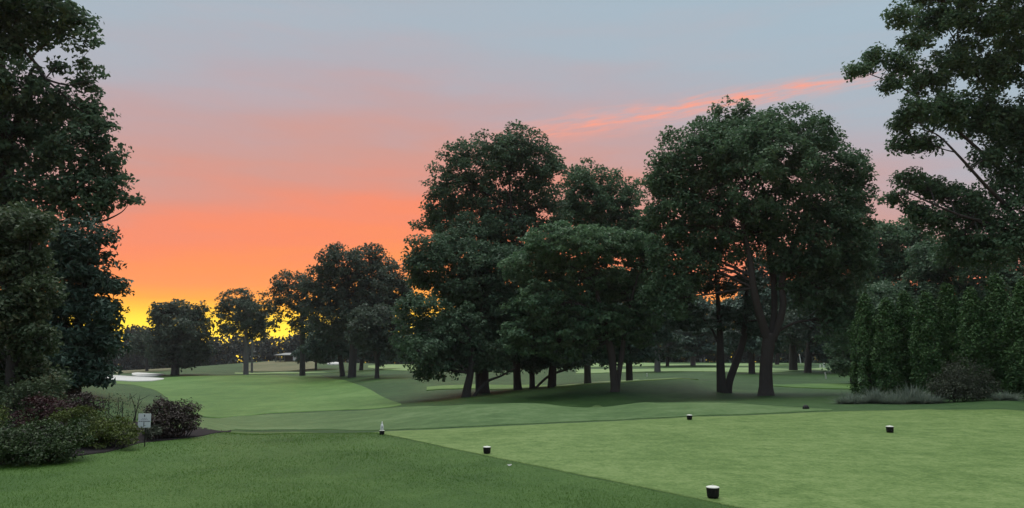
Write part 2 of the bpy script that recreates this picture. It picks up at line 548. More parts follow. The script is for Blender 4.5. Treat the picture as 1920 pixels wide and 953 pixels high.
def band(name, mat, cols, lift=0.012, dmin=4.0, kind='structure', rows=26, dens=10):
    """mown sheet: cols = (photo column, near row, far row[, dmin]); laid on the terrain with its own small thickness of turf"""
    near = np.array([hit(c[0], c[1], c[3] if len(c) > 3 else dmin) for c in cols])
    far_ = np.array([hit(c[0], c[2], c[3] if len(c) > 3 else dmin) for c in cols])
    pxs = np.array([c[0] for c in cols], float)
    q = np.linspace(pxs[0], pxs[-1], max(12, int((pxs[-1] - pxs[0]) / dens)))
    def itp(a):
        # smooth-ish interpolation along the outline
        return np.stack([np.interp(q, pxs, a[:, k]) for k in (0, 1)], -1)
    a, b = itp(near), itp(far_)
    for e_ in (a, b):
        nz = np.convolve(rng.normal(size=len(q) + 8), np.ones(5) / 5, 'same')[4:-4]
        e_ *= (1 + 0.004 * nz)[:, None]
    ts = np.linspace(0, 1, rows)[:, None, None]
    la, lb = np.log(a[:, 1]), np.log(np.maximum(b[:, 1], a[:, 1] + 0.01))
    yy = np.exp(la + (lb - la) * ts[..., 0])
    fr = (yy - a[:, 1]) / (np.exp(lb) - a[:, 1] + 1e-6)
    xx = a[:, 0] + (b[:, 0] - a[:, 0]) * fr
    zz = H(xx, yy) + lift * (1 + yy / 60)
    hh_ = H(xx, yy) - 0.03
    xx = np.concatenate((xx[:1], xx, xx[-1:])); yy = np.concatenate((yy[:1], yy, yy[-1:])); zz = np.concatenate((hh_[:1], zz, hh_[-1:]))
    k1, k2 = xx.shape
    ix = np.arange(k1 * k2).reshape(k1, k2)
    fq = np.stack((ix[:-1, :-1], ix[:-1, 1:], ix[1:, 1:], ix[1:, :-1]), -1).reshape(-1, 4)
    o = mesh_np(name, np.stack((xx, yy, zz), -1).reshape(-1, 3), fq, mat, smooth=True)
    tag(o, kind=kind)
    return o


TEE = [(700, 811.5, 811), (720, 815, 810), (800, 831, 806.5), (913, 855, 801), (1000, 873, 797), (1120, 897, 791.5), (1240, 922, 786),
       (1380, 951, 780), (1500, 978, 774.5), (1620, 1010, 771), (1740, 1040, 767.5), (1830, 1060, 769), (1920, 1080, 771), (2010, 1090, 773)]
band('tee_ground', M['tee'], TEE, lift=0.006, rows=40)
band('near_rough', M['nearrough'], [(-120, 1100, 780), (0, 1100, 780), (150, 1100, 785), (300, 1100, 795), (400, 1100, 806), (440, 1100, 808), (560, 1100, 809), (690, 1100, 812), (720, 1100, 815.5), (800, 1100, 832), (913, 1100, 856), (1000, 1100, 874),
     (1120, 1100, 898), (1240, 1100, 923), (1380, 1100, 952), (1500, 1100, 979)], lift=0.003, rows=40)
band('unshaded_apron', M['apron'], [(290, 806, 798), (340, 806, 791), (385, 806, 784.5), (440, 806, 781), (520, 806, 777), (620, 806, 772), (712, 808, 768), (800, 804.5, 762), (900, 799.5, 759), (1000, 795, 758), (1120, 789.5, 757.5), (1240, 784, 757), (1300, 781, 756), (1380, 778, 757), (1500, 772.5, 765), (1560, 771, 768.5)], dmin=15.5, lift=0.012)  # lighter sheet over the rough that carries tree shade in its colour
band('fairway', M['fairway'], [(190, 716, 713), (250, 722, 712), (285, 730, 711), (300, 737, 710), (306, 742, 709), (330, 762, 707), (385, 783, 705), (500, 776, 703.6), (600, 771, 704),
     (650, 769, 714), (700, 767, 734), (730, 764, 750), (752, 760, 757)], dmin=24, lift=0.011)
band('fairway', M['green'], [(1040, 727, 725), (1100, 724, 718), (1200, 719, 713), (1280, 715.5, 711), (1310, 715.5, 714)], dmin=46, lift=0.03)
band('fairway', M['green'], [(1080, 701, 694), (1180, 699, 693), (1300, 697, 691), (1420, 700, 690), (1480, 697, 693), (1520, 695, 694)], dmin=60, lift=0.03)
band('fairway', M['fairway'], [(1440, 724, 722.5), (1500, 727.5, 721.5), (1560, 730, 720.5), (1640, 731, 720)], dmin=40, lift=0.03)
band('fairway', M['green'], [(1090, 689, 682), (1180, 688, 681), (1240, 687, 683), (1400, 687, 683), (1520, 686, 683)], dmin=100, lift=0.03)
band('fairway', M['fairway'], [(800, 733, 727), (900, 730, 722), (1000, 731, 722), (1050, 727, 724)], dmin=54, lift=0.03)
band('green', M['green'], [(440, 701.5, 699.5), (520, 702.2, 698.6), (620, 702, 699.5), (700, 701, 700)], dmin=118, lift=0.03)
band('green', M['green'], [(690, 690, 687), (720, 694, 685), (770, 696, 684), (800, 695, 687)], dmin=100, lift=0.03)
band('green', M['green'], [(1522, 694, 692.5), (1545, 697, 690), (1562, 695, 692)], dmin=80, lift=0.03)
band('native_grass', M['native'], [(455, 697, 684), (500, 697, 679), (545, 696, 677), (590, 693, 679)], dmin=140, lift=0.03)
band('native_grass', M['native'], [(185, 702, 697), (250, 700, 695), (320, 694, 690)], dmin=110, lift=0.03)
band('sand_bunker', M['sand'], [(176, 709.5, 706), (186, 712.5, 704.5), (215, 714.5, 705.5), (250, 716, 707.5), (285, 715.5, 709.5), (307, 711.8, 710.8)], dmin=60, lift=0.05)
band('sand_bunker', M['sand'], [(247, 703.5, 702), (256, 707, 700.5), (275, 707.5, 701.2), (292, 706.3, 702.5), (308, 704, 703.2)], dmin=100, lift=0.06)
band('sand_bunker', M['sand'], [(148, 708, 706), (153, 709.5, 704.5), (160, 707.5, 706)], dmin=60, lift=0.05)
band('sand_bunker', M['sand'], [(614, 684.2, 683), (626, 684.8, 681), (640, 684, 682)], dmin=140, lift=0.08)
band('mulch_bed', M['mulch'], [(-60, 868, 790), (0, 869, 790), (60, 866, 790), (130, 858, 790), (200, 849, 790), (262, 832, 793), (330, 825, 799), (380, 819, 803), (415, 812, 805.5), (434, 808.5, 807.5)], lift=0.012, dmin=6)

# ------------------------------------------------------------------ foliage
UP = np.array((0, 0, 1.0))


def leaves(centres, rads, counts, size, out_from=None, up=0.7, outw=0.5, rnd=0.65, aspect=0.62, flat=0.6, droop=None, tints=None):
    """leaf faces scattered through clumps: returns V, F, tint"""
    ci = np.repeat(np.arange(len(centres)), counts)
    n = len(ci)
    d = rng.normal(size=(n, 3))
    d /= np.linalg.norm(d, axis=1)[:, None] + 1e-9
    r = rng.random(n) ** 0.45
    offs = d * (r * rads[ci])[:, None]
    offs[:, 2] *= flat
    p = centres[ci] + offs
    nv = rng.normal(size=(n, 3)) * rnd + UP * up
    if out_from is not None:
        o = p - out_from
        o /= np.linalg.norm(o, axis=1)[:, None] + 1e-9
        nv += o * outw
    nv /= np.linalg.norm(nv, axis=1)[:, None] + 1e-9
    if droop is None:
        tv = rng.normal(size=(n, 3))
    else:
        tv = rng.normal(size=(n, 3)) * 0.35 + np.asarray(droop)
    tv -= nv * (tv * nv).sum(1)[:, None]
    tv /= np.linalg.norm(tv, axis=1)[:, None] + 1e-9
    bv = np.cross(nv, tv)
    s = size * rng.uniform(0.5, 1.5, n)[:, None]
    L, W = tv * s * 0.5, bv * s * 0.5 * aspect
    fold = nv * s * 0.14
    V = np.stack((p - L, p + W + fold - L * 0.15, p + L - fold * 0.7, p - W + fold - L * 0.15), 1).reshape(-1, 3)
    b = np.arange(n) * 4
    Fc = np.stack((b, b + 1, b + 2, b, b + 2, b + 3), 1).reshape(-1, 3)
    t = (tints if tints is not None else rng.random(len(centres)))[ci]
    return V, Fc, np.repeat(t, 2)


def shell_clumps(c, r, rc, k=1.0, inner=0.35, lower=0.75):
    """clump centres through an ellipsoid, most of them near its skin"""
    area = 4 * math.pi * ((r[0] * r[1]) ** 1.6 + (r[0] * r[2]) ** 1.6 + (r[1] * r[2]) ** 1.6) ** (1 / 1.6) / 3 ** (1 / 1.6)
    n = max(4, int(k * area / (rc * rc * 1.6)))
    d = rng.normal(size=(n, 3))
    d /= np.linalg.norm(d, axis=1)[:, None]
    keep = (d[:, 2] > -0.35) | (rng.random(n) < lower)
    d = d[keep]
    f = 1 - (1 - inner) * rng.random(len(d)) ** 1.8
    f += rng.normal(size=len(d)) * 0.05 + (rng.random(len(d)) < 0.12) * rng.uniform(0.04, 0.2, len(d))
    return c + d * f[:, None] * np.asarray(r)


def catmull(pts, sub=5):
    pts = [np.asarray(p, float) for p in pts]
    q = [2 * pts[0] - pts[1]] + pts + [2 * pts[-1] - pts[-2]]
    out = []
    for i in range(1, len(q) - 2):
        for k in range(sub):
            t = k / sub
            a, b, c, d = q[i - 1], q[i], q[i + 1], q[i + 2]
            out.append(0.5 * ((2 * b) + (c - a) * t + (2 * a - 5 * b + 4 * c - d) * t * t + (3 * b - a - 3 * c + d) * t ** 3))
    out.append(pts[-1])
    return out


def twig_tubes(mb, segs, sides=4):
    for a, b, r in segs:
        m = (a + b) / 2 + rng.normal(size=3) * np.linalg.norm(b - a) * 0.07 + np.array((0, 0, -0.04 * np.linalg.norm(b - a)))
        mb.tube([a, m, b], [r, r * 0.7, r * 0.3], sides, cap=False)


def tree(name, label, base, blobs, tw, leafm='oak', bark='bark', rc=0.55, leaf=0.15, dens=1.0, group='trees', trunk=None,
         fork=None, dep=0.9, per=None, aspect=0.62, flat=0.72, up=0.75, limbs=None, gap=0.0, cat='tree', lower=0.75, droop=None, inner=0.35, twigs=0.5, maxleaf=60000, flare=1.35, jit=0.45):
    """a tree standing at photo column base[0] and ground distance base[1]; blobs = crown masses (column, row, half width, half height, extra depth)
    trunk = optional list of trunk paths, each a list of (column, row, width in photo pixels[, extra depth])"""
    leaf *= 1.22
    rc *= 0.86
    dens *= 1.3
    maxleaf = 200000
    bx, d = base
    x = P(bx, 700, d)[0]
    z0 = h1(x, d)
    root = empty(name, (x, d, z0))
    tag(root, label, cat, group)
    k = d / F
    bw = []
    for b in blobs:
        dd = b[4] if len(b) > 4 else rng.normal() * b[2] * k * jit
        c = P(b[0], b[1], d + dd)
        s = (d + dd) / F
        bw.append((c, np.array((b[2] * s, max(b[2] * s * dep, 0.4), b[3] * s))))
    top = max(c[2] for c, r in bw)
    low = min(c[2] - r[2] for c, r in bw)
    cc = np.mean([c for c, r in bw], axis=0)
    # trunks
    paths = []
    if trunk is None:
        fz = fork if fork is not None else low + (top - low) * 0.55
        fx = x + (cc[0] - x) * 0.35
        trunk_w = [[np.array((x, d, z0 - 0.25)), np.array((x + 0.02 * tw * k, d, z0 + 0.3)), np.array((x + (fx - x) * 0.4, d, z0 + (fz - z0) * 0.5)), np.array((fx, d + (cc[1] - d) * 0.3, fz))]]
        radii = [[tw * k * 0.5 * flare, tw * k * 0.5 * 1.08, tw * k * 0.46, tw * k * 0.26]]
    else:
        trunk_w, radii = [], []
        for t in trunk:
            pts = [P(q[0], q[1], d + (q[3] if len(q) > 3 else 0)) for q in t]
            ra = [q[2] * k * 0.5 * (0.86 if q[2] > 8 else 0.75) for q in t]
            g0 = pts[0].copy()
            if abs(g0[2] - z0) < 1.2:
                g0[2] = h1(g0[0], g0[1]) - 0.2
                pts[0] = g0
            trunk_w.append(pts); radii.append(ra)
    mb = MB()
    ends = []
    for pts, ra in zip(trunk_w, radii):
        sp = catmull(pts, 5)
        rr = np.interp(np.linspace(0, 1, len(sp)), np.linspace(0, 1, len(ra)), ra)
        mb.tube(sp, rr, 12, flute=0.05)
        ends.append((sp, rr))
    tr = mb.build('trunk', M[bark], root, smooth=True)
    # limbs to the crown masses
    mbt = MB()
    limb_pts = []
    for c, r in bw:
        best = None
        for sp, rr in ends:
            for i in range(len(sp) // 2, len(sp)):
                q = sp[i]
                if q[2] < c[2] + 0.2 * r[2] or i == len(sp) // 2:
                    dist = np.linalg.norm(q - c) + 0.4 * abs((c[2] - q[2]) - 0.7 * np.linalg.norm((c - q)[:2]))
                    if best is None or dist < best[0]:
                        best = (dist, q, rr[i])
        q, rq = best[1], best[2]
        m = q * 0.5 + c * 0.5 + np.array((0, 0, 0.08 * np.linalg.norm(c - q))) + rng.normal(size=3) * 0.06 * np.linalg.norm(c - q)
        sp = catmull([q, m, c, c + (c - m) * 0.35], 4)
        r0 = min(rq * 0.7, max(0.02, 0.055 * math.sqrt(np.linalg.norm(r))))
        rr = np.linspace(r0, r0 * 0.22, len(sp))
        lm = MB()
        lm.tube(sp, rr, 7, cap=False)
        lm.build('limb', M[bark], root, smooth=True)
        limb_pts.append((np.array(sp), rr))
    # leaf clumps
    allc, allo = [], []
    for i, (c, r) in enumerate(bw):
        q = shell_clumps(c, r, rc, dens, inner, lower)
        keep = np.ones(len(q), bool)
        for j, (c2, r2) in enumerate(bw):
            if j != i:
                keep &= (((q - c2) / r2) ** 2).sum(1) > 0.30
        if gap:
            # openings in the crown
            f = np.sin(q[:, 0] * 2.1 / rc * 0.5 + i) * np.sin(q[:, 2] * 2.3 / rc * 0.5 + 1.7 * i) * np.sin(q[:, 1] * 1.9 / rc * 0.5)
            keep &= (f > -0.5 + gap) | (rng.random(len(q)) < 0.25)
        q = q[keep]
        if len(q) == 0: continue
        q[:, 2] = np.maximum(q[:, 2], z0 + rc * 0.8)
        allc.append(q)
        allo.append(np.repeat(c[None], len(q), 0))
        lp, lr = limb_pts[i]
        for a in q:
            if rng.random() < twigs:
                j = int(np.argmin(((lp - a) ** 2).sum(1)))
                j = max(0, j - 2)
                twig_tubes(mbt, [(lp[j], a, max(lr[j] * 0.35, 0.012))])
    if mbt.v:
        tag(mbt.build('branches', M[bark], root), kind='stuff')
    cen = np.concatenate(allc); outf = np.concatenate(allo)
    rad = rc * rng.uniform(0.7, 1.3, len(cen))
    per = per or max(10, int(7.4 * (rc / leaf) ** 2))
    cnt = np.maximum(3, (per * (rad / rc) ** 2 * rng.uniform(0.75, 1.2, len(cen))).astype(int))
    if cnt.sum() > maxleaf:
        cnt = np.maximum(3, (cnt * maxleaf / cnt.sum()).astype(int))
    V, Fc, t = leaves(cen, rad, cnt, leaf, np.repeat(outf, cnt, 0), up=up, aspect=aspect, flat=flat, droop=droop)
    mesh_np('crown', V, Fc, M[leafm], root, tint=t)
    STATS.append((label[:30], len(cen), int(cnt.sum())))
    return root


STATS = []
# --- the two big trees right of centre
tree('maple_tree', 'broad dome-crowned maple with thick single trunk, right of centre', (1437, 38),
     [(1375, 262, 80, 72), (1480, 262, 80, 68), (1300, 310, 75, 75), (1425, 330, 115, 95), (1555, 330, 68, 85), (1262, 385, 55, 75), (1585, 400, 48, 85),
      (1340, 420, 90, 80), (1450, 430, 90, 80), (1540, 440, 75, 75), (1262, 470, 45, 60), (1590, 500, 42, 80), (1535, 540, 55, 60), (1240, 540, 32, 62), (1300, 500, 48, 40),
      (1580, 600, 42, 65), (1500, 500, 50, 40), (1235, 340, 30, 40), (1240, 430, 34, 50), (1605, 350, 30, 60), (1275, 560, 36, 36), (1330, 300, 60, 50), (1610, 450, 26, 60)],
     36, 'maple', 'bark2', rc=0.5, leaf=0.15, dens=1.0, group='big trees beyond the tee',
     trunk=[[(1437, 745, 40), (1437, 725, 29), (1437, 690, 26), (1440, 655, 26), (1443, 625, 28)],
            [(1441, 640, 20), (1425, 590, 17, -0.3), (1413, 540, 15, -0.5), (1405, 480, 12, -0.5), (1385, 390, 7, -0.5)],
            [(1444, 640, 16), (1452, 585, 13, 0.4), (1450, 520, 14, 0.6), (1440, 450, 11, 0.8), (1430, 350, 6, 0.8)],
            [(1448, 640, 18), (1468, 580, 14, -0.2), (1466, 530, 13, 0), (1480, 480, 11, 0), (1510, 390, 7, 0)]],
     dep=0.85, gap=0.14, jit=0.3)
tree('twin_trunk_tree', 'dark tree with two trunks forking from the ground beside the big maple', (1362, 41),
     [(1290, 600, 48, 26), (1375, 600, 42, 30), (1400, 535, 34, 36), (1330, 470, 50, 30), (1285, 560, 25, 30), (1425, 600, 40, 36), (1345, 532, 48, 26)],
     26, 'spruce', 'bark', rc=0.45, leaf=0.14, group='big trees beyond the tee',
     gap=0.3, trunk=[[(1357, 745, 28), (1353, 715, 20), (1351, 670, 16), (1350, 620, 13), (1346, 560, 9), (1340, 500, 4)], [(1350, 650, 7), (1330, 610, 5), (1300, 585, 4), (1275, 575, 2)],
            [(1364, 745, 20), (1368, 715, 16), (1384, 670, 15), (1395, 630, 14), (1400, 560, 9), (1398, 500, 4)]], dens=0.8, flat=0.35)

# --- the central group
G1 = 'group of tall trees in the centre'
tree('tall_oak', 'tallest round-topped tree of the central group, sky showing through its crown', (970, 50),
     [(905, 300, 75, 52), (975, 290, 65, 55), (1020, 320, 42, 50), (850, 350, 52, 50), (920, 380, 85, 55), (1010, 390, 60, 60), (830, 415, 48, 42), (890, 440, 70, 40), (970, 450, 75, 45)],
     18, 'oak', 'bark', rc=0.55, leaf=0.17, group=G1, gap=0.22, dens=0.85, maxleaf=45000,
     trunk=[[(972, 738, 22), (970, 715, 17), (968, 660, 15), (965, 560, 13), (960, 440, 9), (955, 330, 4)]])
tree('broad_oak', 'wide dark tree of the central group, its crown reaching furthest left', (909, 46),
     [(800, 480, 42, 38), (860, 490, 70, 55), (930, 520, 80, 60), (848, 545, 38, 26), (900, 590, 75, 55), (790, 525, 30, 22), (870, 650, 60, 45), (930, 650, 55, 40), (960, 580, 50, 60)],
     20, 'oak', 'bark', rc=0.6, leaf=0.17, group=G1, dens=1.1,
     trunk=[[(909, 740, 26), (908, 715, 20), (908, 660, 18), (905, 560, 14), (900, 460, 6)]])
tree('round_maple', 'smaller round crown right of the tallest tree in the central group', (1103, 56),
     [(1105, 362, 54, 60), (1160, 385, 46, 66), (1085, 420, 54, 48), (1150, 440, 58, 44), (1190, 440, 24, 44)],
     14, 'maple', 'bark', rc=0.55, leaf=0.18, group=G1, dens=1.1, gap=0.05,
     trunk=[[(1103, 732, 19), (1102, 705, 15), (1102, 640, 14), (1110, 520, 10), (1118, 400, 4)]])
tree('layered_beech', 'spreading layered tree with forked trunk standing foremost in the central group', (1153, 41),
     [(1060, 455, 75, 35), (1140, 460, 65, 35), (1210, 480, 45, 45), (1000, 500, 60, 35), (1090, 520, 85, 42), (1180, 540, 65, 45), (1020, 570, 60, 40), (1110, 600, 70, 40),
      (1185, 610, 50, 40), (985, 630, 45, 35), (1060, 640, 60, 35), (1225, 560, 25, 50)],
     18, 'beech', 'bark2', rc=0.42, leaf=0.15, group=G1, dens=1.0, flat=0.4, maxleaf=60000,
     trunk=[[(1153, 745, 27), (1153, 728, 18), (1150, 695, 16), (1146, 660, 17), (1130, 600, 12), (1110, 500, 5)],
            [(1156, 735, 12), (1161, 700, 11), (1167, 660, 11), (1175, 600, 8), (1195, 520, 4)]])
tree('leaning_tree', 'low leaning tree at the left end of the central group, branches drooping to the grass', (876, 43),
     [(795, 660, 50, 28), (840, 640, 45, 40), (820, 690, 42, 18), (870, 610, 40, 40), (765, 640, 30, 22), (790, 700, 22, 10), (900, 660, 40, 30), (880, 680, 34, 16), (925, 682, 34, 14), (785, 575, 46, 26), (775, 610, 34, 18)],
     17, 'oak', 'bark', rc=0.42, leaf=0.15, group=G1, dens=0.85, gap=0.3,
     trunk=[[(874, 748, 24), (876, 730, 18), (882, 700, 15), (885, 665, 13), (880, 620, 6)],
            [(884, 728, 9), (910, 718, 7, 0.3), (940, 705, 5, 0.5), (965, 690, 3, 0.6)]])
tree('shaded_oak', 'slim dark trunk close beside the wide dark tree of the central group', (897, 49),
     [(850, 610, 40, 40), (880, 560, 50, 40), (920, 610, 40, 40)], 10, 'oak', 'bark', rc=0.6, leaf=0.19, group=G1, dens=0.8)
tree('shaded_oak', 'dark trunk right of the tallest tree, under the middle of the group', (999, 54),
     [(990, 570, 55, 45), (1040, 600, 55, 50), (960, 620, 50, 50), (1010, 650, 50, 30), (930, 600, 40, 40), (960, 672, 44, 18), (1000, 685, 40, 10)], 13, 'spruce', 'bark', rc=0.6, leaf=0.2, group=G1, dens=1.0,
     trunk=[[(999, 740, 16), (998, 715, 12), (998, 660, 11), (1000, 580, 5)], [(998, 722, 6), (1030, 705, 6), (1070, 690, 5), (1095, 672, 3)]])
tree('shaded_oak', 'dark trunk standing midway under the central group, left of the straight one', (1035, 50),
     [(1040, 570, 55, 50), (1080, 620, 50, 40), (1020, 640, 45, 35), (1110, 560, 60, 50), (1060, 672, 46, 16), (1010, 672, 40, 16)], 15, 'spruce', 'bark', rc=0.6, leaf=0.19, group=G1, dens=1.0)
tree('broad_oak', 'dark low tree filling the back of the central group', (1180, 62),
     [(1180, 560, 50, 60), (1150, 620, 60, 50), (1215, 620, 45, 50), (1090, 640, 50, 40), (1230, 520, 35, 60), (1220, 450, 22, 40), (1130, 668, 40, 16), (1190, 668, 34, 12)], 12, 'spruce', 'bark', rc=0.65, leaf=0.2, group=G1, dens=1.0)

# --- trees along the far fairway, left
G2 = 'trees along the far fairway'
tree('dense_tree', 'dense dark tree with low crown beside the white bunkers', (328, 118),
     [(330, 592, 43, 29), (315, 630, 38, 38), (350, 625, 43, 43), (335, 660, 54, 29), (298, 585, 14, 20), (372, 605, 16, 34), (365, 660, 32, 25)],
     14, 'far', 'bark', rc=0.95, leaf=0.36, group=G2, dens=1.2, jit=0.3, gap=0.08)
tree('airy_tree', 'airy tree with pale straight trunk, alone on the fairway crest', (461, 118),
     [(445, 562, 36, 23), (425, 590, 25, 25), (470, 585, 38, 32), (497, 582, 18, 32), (445, 615, 27, 16), (480, 620, 25, 18), (418, 620, 16, 11)],
     9, 'far', 'bark_pale', rc=0.8, leaf=0.32, group=G2, dens=0.75, gap=0.34, jit=0.3)
tree('airy_tree', 'slimmer pale trunk just behind the airy tree on the crest', (472, 140),
     [(480, 600, 25, 25), (460, 590, 23, 20)], 4, 'far', 'bark_pale', rc=0.8, leaf=0.34, group=G2, dens=0.6, jit=0.3)
tree('airy_tree', 'loose-crowned tree with dark straight trunk beside the shelter', (567, 108),
     [(545, 535, 36, 25), (520, 560, 16, 29), (560, 570, 32, 29), (590, 555, 29, 38), (575, 610, 34, 23), (515, 600, 10, 20), (595, 620, 23, 25)],
     10, 'far', 'bark', rc=0.8, leaf=0.32, group=G2, dens=0.8, gap=0.34, jit=0.3)
tree('round_oak', 'largest dark round-crowned tree left of the central group', (660, 95),
     [(640, 497, 43, 36), (690, 500, 45, 38), (615, 535, 45, 43), (665, 545, 56, 47), (720, 535, 47, 47), (640, 590, 62, 43), (700, 590, 62, 43), (750, 560, 27, 47)],
     14, 'far', 'bark', rc=0.85, leaf=0.3, group=G2, dens=1.05, gap=0.24)
tree('vase_tree', 'vase-shaped small tree with upswept limbs, nearest left of the central group', (707, 82),
     [(705, 600, 43, 29), (680, 625, 29, 25), (735, 620, 34, 32), (710, 640, 41, 18), (755, 650, 25, 25)], 10, 'far', 'bark', rc=0.7, leaf=0.26, group=G2, dens=1.0,
     trunk=[[(707, 712, 12), (707, 700, 9), (707, 680, 9), (704, 665, 9), (695, 630, 4)], [(707, 676, 7), (714, 655, 6), (722, 620, 3)]])
tree('dark_tree', 'thick dark trunk left of the largest round tree', (642, 102),
     [(610, 630, 36, 27), (640, 640, 43, 32), (600, 655, 29, 18)], 9, 'spruce', 'bark', rc=0.8, leaf=0.3, group=G2)
tree('dark_tree', 'dark trunk behind, right of the largest round tree', (677, 122),
     [(680, 640, 38, 29), (660, 620, 34, 34), (720, 660, 34, 23)], 7, 'spruce', 'bark', rc=0.9, leaf=0.34, group=G2)
tree('low_conifer', 'low dark spreading conifer behind the dark trunks, its stem thin and short', (592, 140),
     [(590, 664, 32, 14), (565, 668, 14, 10), (615, 668, 23, 11), (600, 645, 27, 16)], 4, 'spruce', 'bark', rc=0.8, leaf=0.35, group=G2)
tree('small_tree', 'thin far tree left of the bunkers, standing against the yellow glow', (275, 145),
     [(268, 640, 20, 25), (290, 650, 23, 23), (255, 655, 16, 16)], 5, 'far', 'bark', rc=0.8, leaf=0.36, group=G2, dens=0.8, gap=0.1)
# --- trees across the far fairway, right
G3 = 'trees across the right-hand fairway'
tree('pine_tree', 'pale green pine with flat layered boughs behind the central group', (1233, 93),
     [(1215, 615, 18, 8), (1245, 605, 26, 9), (1215, 640, 22, 8), (1250, 635, 26, 9), (1225, 665, 22, 8), (1235, 585, 22, 10), (1260, 660, 22, 8)],
     11, 'pine', 'bark_pale', rc=0.6, leaf=0.3, group=G3, flat=0.3, dens=1.1)
tree('pine_tree', 'slim dark-stemmed pine right of the pale green pine', (1252, 118),
     [(1265, 640, 26, 14), (1250, 610, 24, 14), (1275, 665, 22, 9), (1240, 660, 20, 9)], 6, 'spruce', 'bark', rc=0.8, leaf=0.36, group=G3, flat=0.4)
tree('pine_tree', 'grey-stemmed pine in the gap left of the twin trunks', (1300, 120),
     [(1290, 600, 34, 12), (1315, 620, 36, 14), (1290, 640, 36, 12), (1325, 655, 34, 10), (1300, 575, 30, 12)], 9, 'spruce', 'bark_pale', rc=0.8, leaf=0.36, group=G3, flat=0.4, dens=1.1)
tree('far_oak', 'dark trunk between the twin trunks and the big maple', (1410, 84),
     [(1410, 600, 36, 24), (1385, 640, 36, 22), (1430, 640, 36, 24), (1430, 555, 44, 34), (1440, 510, 40, 34), (1380, 580, 40, 18)], 11, 'spruce', 'bark', rc=0.75, leaf=0.3, group=G3)
tree('far_oak', 'slim trunk far right of the big maple trunk', (1458, 125),
     [(1470, 610, 34, 26), (1450, 640, 30, 20), (1490, 640, 26, 20)], 7, 'spruce', 'bark', rc=0.9, leaf=0.38, group=G3)
tree('far_oak', 'stout grey trunk in shade, further right of the big maple', (1488, 95),
     [(1490, 600, 40, 26), (1520, 560, 44, 34), (1470, 560, 36, 30), (1510, 630, 36, 24)], 14, 'pine', 'bark', rc=0.8, leaf=0.32, group=G3)
tree('far_oak', 'nearly black trunk furthest right in the gap beside the maple', (1515, 88),
     [(1560, 560, 50, 40), (1530, 610, 44, 30), (1590, 620, 44, 40), (1540, 500, 44, 40), (1560, 660, 36, 18), (1600, 670, 40, 24)], 12, 'spruce', 'bark', rc=0.8, leaf=0.3, group=G3, dens=1.1)
tree('ridge_tree', 'round-headed tree rising behind the hedge between maple and right-hand tree', (1660, 62),
     [(1650, 450, 36, 40), (1700, 445, 44, 34), (1640, 500, 40, 36), (1735, 465, 24, 24), (1670, 490, 40, 24), (1630, 550, 40, 40), (1610, 480, 30, 60), (1690, 500, 56, 26), (1650, 555, 50, 30), (1745, 500, 30, 30)], 12, 'maple', 'bark', rc=0.6, leaf=0.22, group=G3, dens=1.0)
tree('ridge_tree', 'darker tree low behind the hedge, gold light showing under its crown', (1760, 52),
     [(1760, 480, 50, 24), (1800, 490, 50, 40), (1790, 540, 30, 18), (1850, 540, 60, 50), (1900, 500, 50, 60), (1640, 580, 60, 40), (1720, 560, 60, 26), (1745, 520, 40, 20), (1690, 545, 44, 14), (1810, 560, 60, 24)], 12, 'oak', 'bark', rc=0.6, leaf=0.2, group=G3, dens=1.0, gap=0.1)
tree('ridge_tree', 'dark tree in the shade left of the hedge', (1600, 56),
     [(1600, 600, 36, 60), (1590, 660, 36, 36), (1620, 640, 36, 50), (1575, 690, 20, 14)], 12, 'oak', 'bark', rc=0.6, leaf=0.2, group=G3, dens=1.0)

